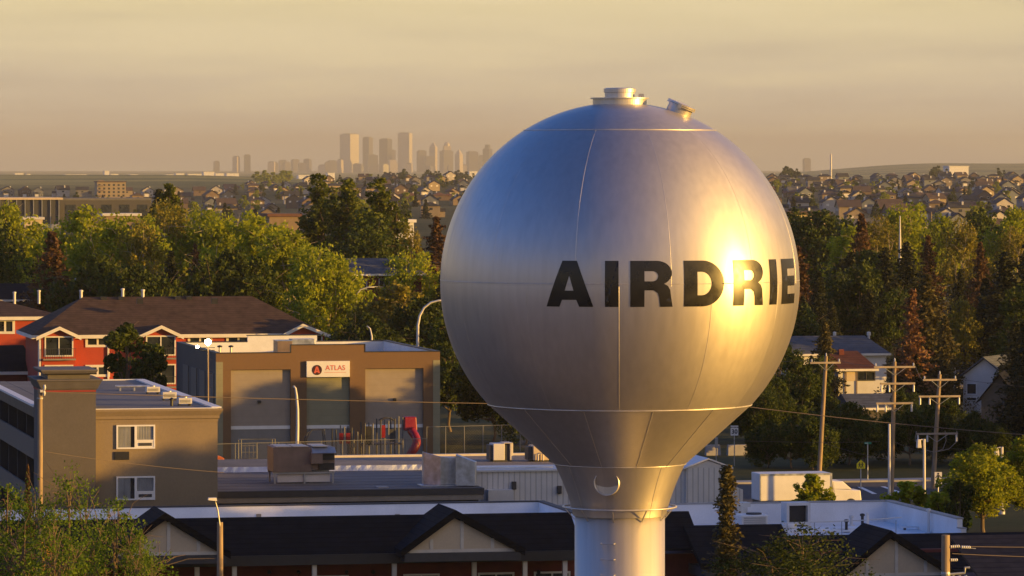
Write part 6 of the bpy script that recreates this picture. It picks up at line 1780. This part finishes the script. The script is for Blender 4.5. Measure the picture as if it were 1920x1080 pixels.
def put_house(i, x, y, rz, zone):
    p, (wc, rc, kind, two) = PROTO[i]
    z = ground_z(x, y)
    lab = '%s %s house, %s %s roof, %s' % ('tall' if two else 'low', wc, rc, 'hip' if kind == 'hip' else 'gabled', zone)
    grp = '%s %s houses %s' % (wc, 'two storey' if two else 'low', zone)
    if i not in used: o = p; used.add(i)
    else: o = dup(p)
    o.location = (x, y, z); o.rotation_euler = (0, 0, rz)
    s = rnd.uniform(.82, .98); o.scale = (s, s, s)
    o['label'] = lab; o['category'] = 'house'; o['group'] = grp
    HOUSES.append((x, y))
def row(px0, px1, Y, zone, step=15.5, idx=None, face=0.0):
    x = gx(px0, Y); x1 = gx(px1, Y)
    while x < x1:
        i = rnd.choice(idx or range(len(PROTO)))
        put_house(i, x + rnd.uniform(-2, 2), Y + rnd.uniform(-7, 7), TH + face + rnd.choice((0, 0, 0, PI / 2, -PI / 2, PI)) + rnd.uniform(-.15, .15), zone)
        x += step + rnd.uniform(-1.5, 4)
zoneR, zoneC, zoneL = 'in the suburb right of the tank', 'in the suburb left of the tank', 'in the row by the far left field'
for Y_ in (1180, 1420, 1620, 1820, 2000, 2180, 2360, 2540, 2720, 2900, 3080, 3260): row(1440, 1940, Y_ * 1.0, zoneR, 15.5)
row(1450, 1940, 3560, 'in the row on the right skyline', 13, (0, 1, 2, 3, 4, 8, 11))
row(1445, 1940, 3900, 'in the row on the right skyline', 12.5, (0, 1, 2, 3, 11, 8))
for Y_ in (2050, 2300, 2550, 2800, 3050, 3350, 3700, 4100): row(430, 880, Y_ * 1.0, zoneC, 17)
row(10, 160, 3500, zoneL, 14, (2, 4, 8, 11)); row(240, 430, 3500, zoneL, 13.5, (4, 0, 2, 10, 11)); row(250, 430, 3000, zoneL, 15); row(330, 430, 2500, zoneL, 16)
for i, (p, _) in enumerate(PROTO):
    if i not in used:
        for c in list(p.children_recursive): bpy.data.objects.remove(c)
        bpy.data.objects.remove(p)
# trees between the houses
def far_tree(x, y, zone, k=None, h=None):
    k = k or rnd.choice(('far1', 'far1', 'far2', 'far3'))
    word = {'far1': 'dark green broadleaf tree', 'far2': 'fresh green broadleaf tree', 'far3': 'dark spruce'}[k]
    tree(k, 0, 0, y, 'small %s among the houses %s' % (word, zone), 1.1, 'distant %ss %s' % (word, zone), x=x, top=ground_z(x, y) + (h or rnd.uniform(5, 9)))
for _ in range(130):
    y = rnd.uniform(1050, 3500); far_tree(gx(rnd.uniform(1440, 1935), y), y, 'at the right of the tank')
for _ in range(95):
    y = rnd.uniform(1500, 4200); far_tree(gx(rnd.uniform(430, 880), y), y, 'left of the tank')
for _ in range(45):
    y = rnd.uniform(1400, 2900); far_tree(gx(rnd.uniform(120, 430), y), y, 'behind the left wood')
# darker belts of wood
for i in range(26):
    y = rnd.uniform(5200, 6000); x = gx(rnd.uniform(720, 900), y)
    tree('far1', 0, 0, y, 'dark tree in the belt of wood under the city towers', 1.5, 'belt of trees under the city', x=x, top=ground_z(x, y) + rnd.uniform(9, 15))
for i in range(16):
    y = rnd.uniform(5000, 5600); x = gx(rnd.uniform(480, 550), y)
    tree('far2', 0, 0, y, 'pale green tree in the belt left of the city towers', 1.3, 'pale belt of trees left of the city', x=x, top=ground_z(x, y) + rnd.uniform(9, 14))
for i in range(22):
    y = rnd.uniform(4300, 4700); px = rnd.choice((1478, 1478, 1492, 1750, 1765, 1800, 1812, 1880)) + rnd.uniform(-10, 10); x = gx(px, y)
    tree('far1', 0, 0, y, 'dark round tree standing up on the right skyline behind the houses', 1.2, 'trees on the right skyline', x=x, top=ground_z(x, y) + rnd.uniform(8, 14))

# ---------------------------------------------------------------- larger buildings at the left
def block(name, px0, px1, py0, Y, D_, label, wall, roof, floors, th=TH, cols=None, cat='building', pyb=None, over=.6):
    fr = Frame(gx(px0, Y), Y, th); zg = ground_z(fr.o.x, Y); fr.o.z = zg
    B = fthing(name, label, cat, fr)
    W_ = fr.hv(px1, py0, 0)[0]; h = fr.hv((px0 + px1) / 2, py0, 0)[1] - zg
    MB().box((0, 0, -3), (W_, D_, h - .3)).build('wall', wall, B)
    MB().box((-over, -over, h - .295), (W_ + over, D_ + over, h + .5)).build('roof', roof, B)
    if floors:
        fh = (h - 1.2) / floors
        for j in range(floors):
            for i in range(cols):
                u = W_ * (i + .5) / cols
                w = MB().box((u - W_ / cols * .22, -.05, .8 + fh * j), (u + W_ / cols * .22, -.003, .8 + fh * j + fh * .55)).build('window', M['glass'], B)
    return B, fr, W_, h
B, fr, W_, h = block('apartment_tower', 182, 236, 341, 3400, 16, 'yellow lit four storey apartment building with flat dark roof at the far left', M['w_beige'], M['r_brown'], 4, TH, 6, 'apartment building')
for j in range(4): MB().box((.6, -1.2, 1.2 + j * 3.6), (5, -.06, 2.2 + j * 3.6)).build('balcony', M['hvac_brown'], B)
# long pale hall with glazed front
B, fr, W_, h = block('long_hall', -20, 113, 373, 1750, 40, 'glazed hall with sunlit roof edge at the far left', M['motel_shade'], M['cream'], 0, TH, over=.9)
for k in range(9): MB().box((.5 + k * (W_ - 1.2) / 8, -.5, 0), (.8 + k * (W_ - 1.2) / 8, -.003, h - .3)).build('mullion', M['grey_metal'], B)
MB().box((0, -.45, 0), (W_, -.01, 2.4)).build('plinth', M['grey_metal'], B)
B, fr, W_, h = block('long_hall', 113, 284, 374, 1790, 40, 'lower grey flat hall in shade right of the glazed hall', M['atlas_side'], M['roof_tar'], 0, TH, over=.1)
for k in range(5): MB().box((2 + k * 7, -.1, 1), (6 + k * 7, -.003, h - 2)).build('window', M['glass'], B)
B, fr, W_, h = block('low_shop', 46, 80, 410, 1500, 14, 'low lit cream shop front below the long pale hall', M['cream'], M['plain_white'], 1, TH, 5)
B, fr, W_, h = block('low_shop', 195, 262, 403, 1500, 14, 'low tan flat building just above the left cottonwoods', M['w_tan'], M['plain_white'], 1, TH, 5)
B, fr, W_, h = block('low_shop', 505, 562, 404, 1250, 14, 'low reddish tan flat building left of the three poplars', M['w_tan'], M['r_reddish'], 1, TH, 4)
B, fr, W_, h = block('low_shop', 738, 776, 415, 1200, 10, 'low white sunlit building right of the three poplars', M['white'], M['white'], 1, TH, 3)
B, fr, W_, h = block('low_shop', 1480, 1552, 400, 1120, 12, 'low yellow lit house front at the top of the right wood', M['cream'], M['r_brown'], 1, TH, 5)
B, fr, W_, h = block('white_barn', 1780, 1816, 312, 4500, 20, 'long white roofed barn on the right skyline', M['white'], M['white'], 0)
mast(1558, 289, 4200, .9, .7, 'pale tall chimney standing on the right skyline', 'plain_white', 'chimney')
for k, (a, b, py, Y_) in enumerate(((78, 122, 327, 9800), (122, 162, 326, 9900), (28, 44, 323.5, 10500), (50, 57, 325, 10200), (196, 205, 319, 10400), (208, 222, 325, 10000), (244, 258, 326, 10100), (312, 326, 326, 9800), (330, 345, 324, 9700), (352, 378, 325, 9600), (382, 402, 321, 9500), (404, 420, 324, 9700), (425, 448, 324, 9800), (300, 312, 328, 9300), (560, 580, 327, 9300), (615, 628, 323, 9400), (880, 895, 320, 9000))):
    block('warehouse', a, b, py + 1.5, Y_, 30, 'long low pale warehouse shining on the far plain below the skyline', M['white'], M['white'], 0, TH, None, 'warehouse')[0]['group'] = 'pale warehouses on the far plain'

# ---------------------------------------------------------------- the city on the horizon
def citymat(name, c, c2, per, rough=.35):
    return striped(name, c, c2, per, 'Z', .16, rough, .12, .0)
CM = {'dark': citymat('tower_dark_glass', (.06, .063, .07), (.03, .03, .033), 4.0, .25), 'mid': citymat('tower_grey', (.11, .105, .10), (.07, .07, .07), 4.0), 'pale': citymat('tower_pale', (.50, .43, .34), (.3, .27, .22), 4.0), 'glint': citymat('tower_glint', (.55, .50, .42), (.30, .28, .25), 4.2, .22)}  # glint: sun glare on the glass put into a bright base colour
def ctower(px0, px1, py, Y, mat, label, th=R(20), crown=None, depth=None, split=None):
    w = (px1 - px0) / F * Y; h = gz(py, Y)
    c = ((px0 + px1) / 2 - 960) / F * Y
    T = thing('office_tower', label, 'skyscraper', (c, Y, 0), th)
    k = w / (math.cos(abs(th)) + math.sin(abs(th)))
    d = k
    b = MB().box((-k / 2, -d / 2, 0), (k / 2, d / 2, h)).build('shaft', CM[mat], T)
    MB().box((-k * .35, -d * .35, h), (k * .35, d * .35, h + 5)).build('plant_room', CM['mid'], T)
    if crown == 'pyramid':
        MB().hull([(-k / 2, -d / 2, h), (k / 2, -d / 2, h), (k / 2, d / 2, h), (-k / 2, d / 2, h)], [(-.5, -.5, h + 34), (.5, -.5, h + 34), (.5, .5, h + 34), (-.5, .5, h + 34)]).build('crown', CM[mat], T)
    if crown == 'dome':
        MB().lathe([(k * .45, h), (k * .42, h + 12), (k * .25, h + 24), (.5, h + 28)], 20).build('crown', CM[mat], T)
    if crown == 'step':
        MB().box((-k * .28, -d * .28, h), (k * .28, d * .28, h + 26)).build('crown', CM[mat], T)
    return T
YC = 28000.0
for a in (
 (637, 673, 252, 28000, 'glint', 'tallest wide tower at the left of the city skyline', R(-38)),
 (680, 699, 258, 28600, 'mid', 'slim grey tower second from the left of the tall four', R(-30)),
 (681, 709, 291, 27600, 'dark', 'low broad tower at the foot of the slim grey one', R(25)),
 (711, 735, 261, 28200, 'dark', 'dark square tower third of the tall four', R(-28)),
 (726, 742, 282, 28500, 'mid', 'shorter slab leaning against the dark square tower', R(20)),
 (746, 773, 250, 28000, 'glint', 'tall glass tower with bright right edge', R(-14)),
 (728, 744, 300, 27000, 'pale', 'small pale lit block between the dark tower and the glass tower', R(15)),
 (781, 800, 283, 28300, 'mid', 'stubby tower right of the tall glass one', R(20)),
 (796, 816, 294, 27600, 'mid', 'low grey block in front of the pointed tower', R(10)),
 (805, 820, 276, 28900, 'pale', 'slim pale tower with pointed top', R(-20), 'pyramid'),
 (824, 850, 283, 28100, 'mid', 'broad shouldered tower under the domed one', R(25)),
 (830, 846, 274, 29000, 'pale', 'pale domed tower peeping over the broad one', R(12), 'dome'),
 (853, 868, 290, 27800, 'pale', 'pale lit tower with pyramid top', R(-35), 'pyramid'),
 (874, 897, 285, 28200, 'mid', 'plain grey tower left of the stepped one', R(18)),
 (905, 923, 279, 28500, 'dark', 'stepped tower beside the left edge of the tank', R(-25), 'step'),
 (896, 910, 292, 29000, 'mid', 'low grey tower tucked before the stepped one', R(10)),
 (522, 538, 301, 29500, 'mid', 'leftmost of the faint middle cluster of towers', R(15)),
 (545, 562, 300, 29700, 'mid', 'second of the faint middle cluster of towers', R(25)),
 (569, 584, 299, 29500, 'mid', 'rightmost of the faint middle cluster of towers', R(-20)),
 (612, 632, 302, 28800, 'mid', 'faint low tower beside the lit block', R(20)),
 (632, 644, 300, 27000, 'pale', 'small pale lit block left of the tallest wide tower', R(-30)),
 (436, 450, 294, 26500, 'pale', 'lone pale tower left of the faint cluster', R(-30)),
 (457, 470, 291, 26500, 'dark', 'lone dark tower left of the faint cluster', R(20)),
 (400, 412, 303, 27500, 'mid', 'low faint tower farthest left', R(15)),
 (1505, 1520, 298, 27000, 'mid', 'faint tower on the horizon right of the tank', R(15)),
): ctower(*a)
for i in range(22):
    px = rnd.uniform(500, 930); w_ = rnd.uniform(8, 20)
    T_ = ctower(px, px + w_, rnd.uniform(304, 314), rnd.uniform(26000, 29500), rnd.choice(('mid', 'pale', 'mid')), 'low faint city block at the feet of the skyline towers', R(rnd.uniform(-40, 40)))
    T_['group'] = 'low city blocks on the horizon'
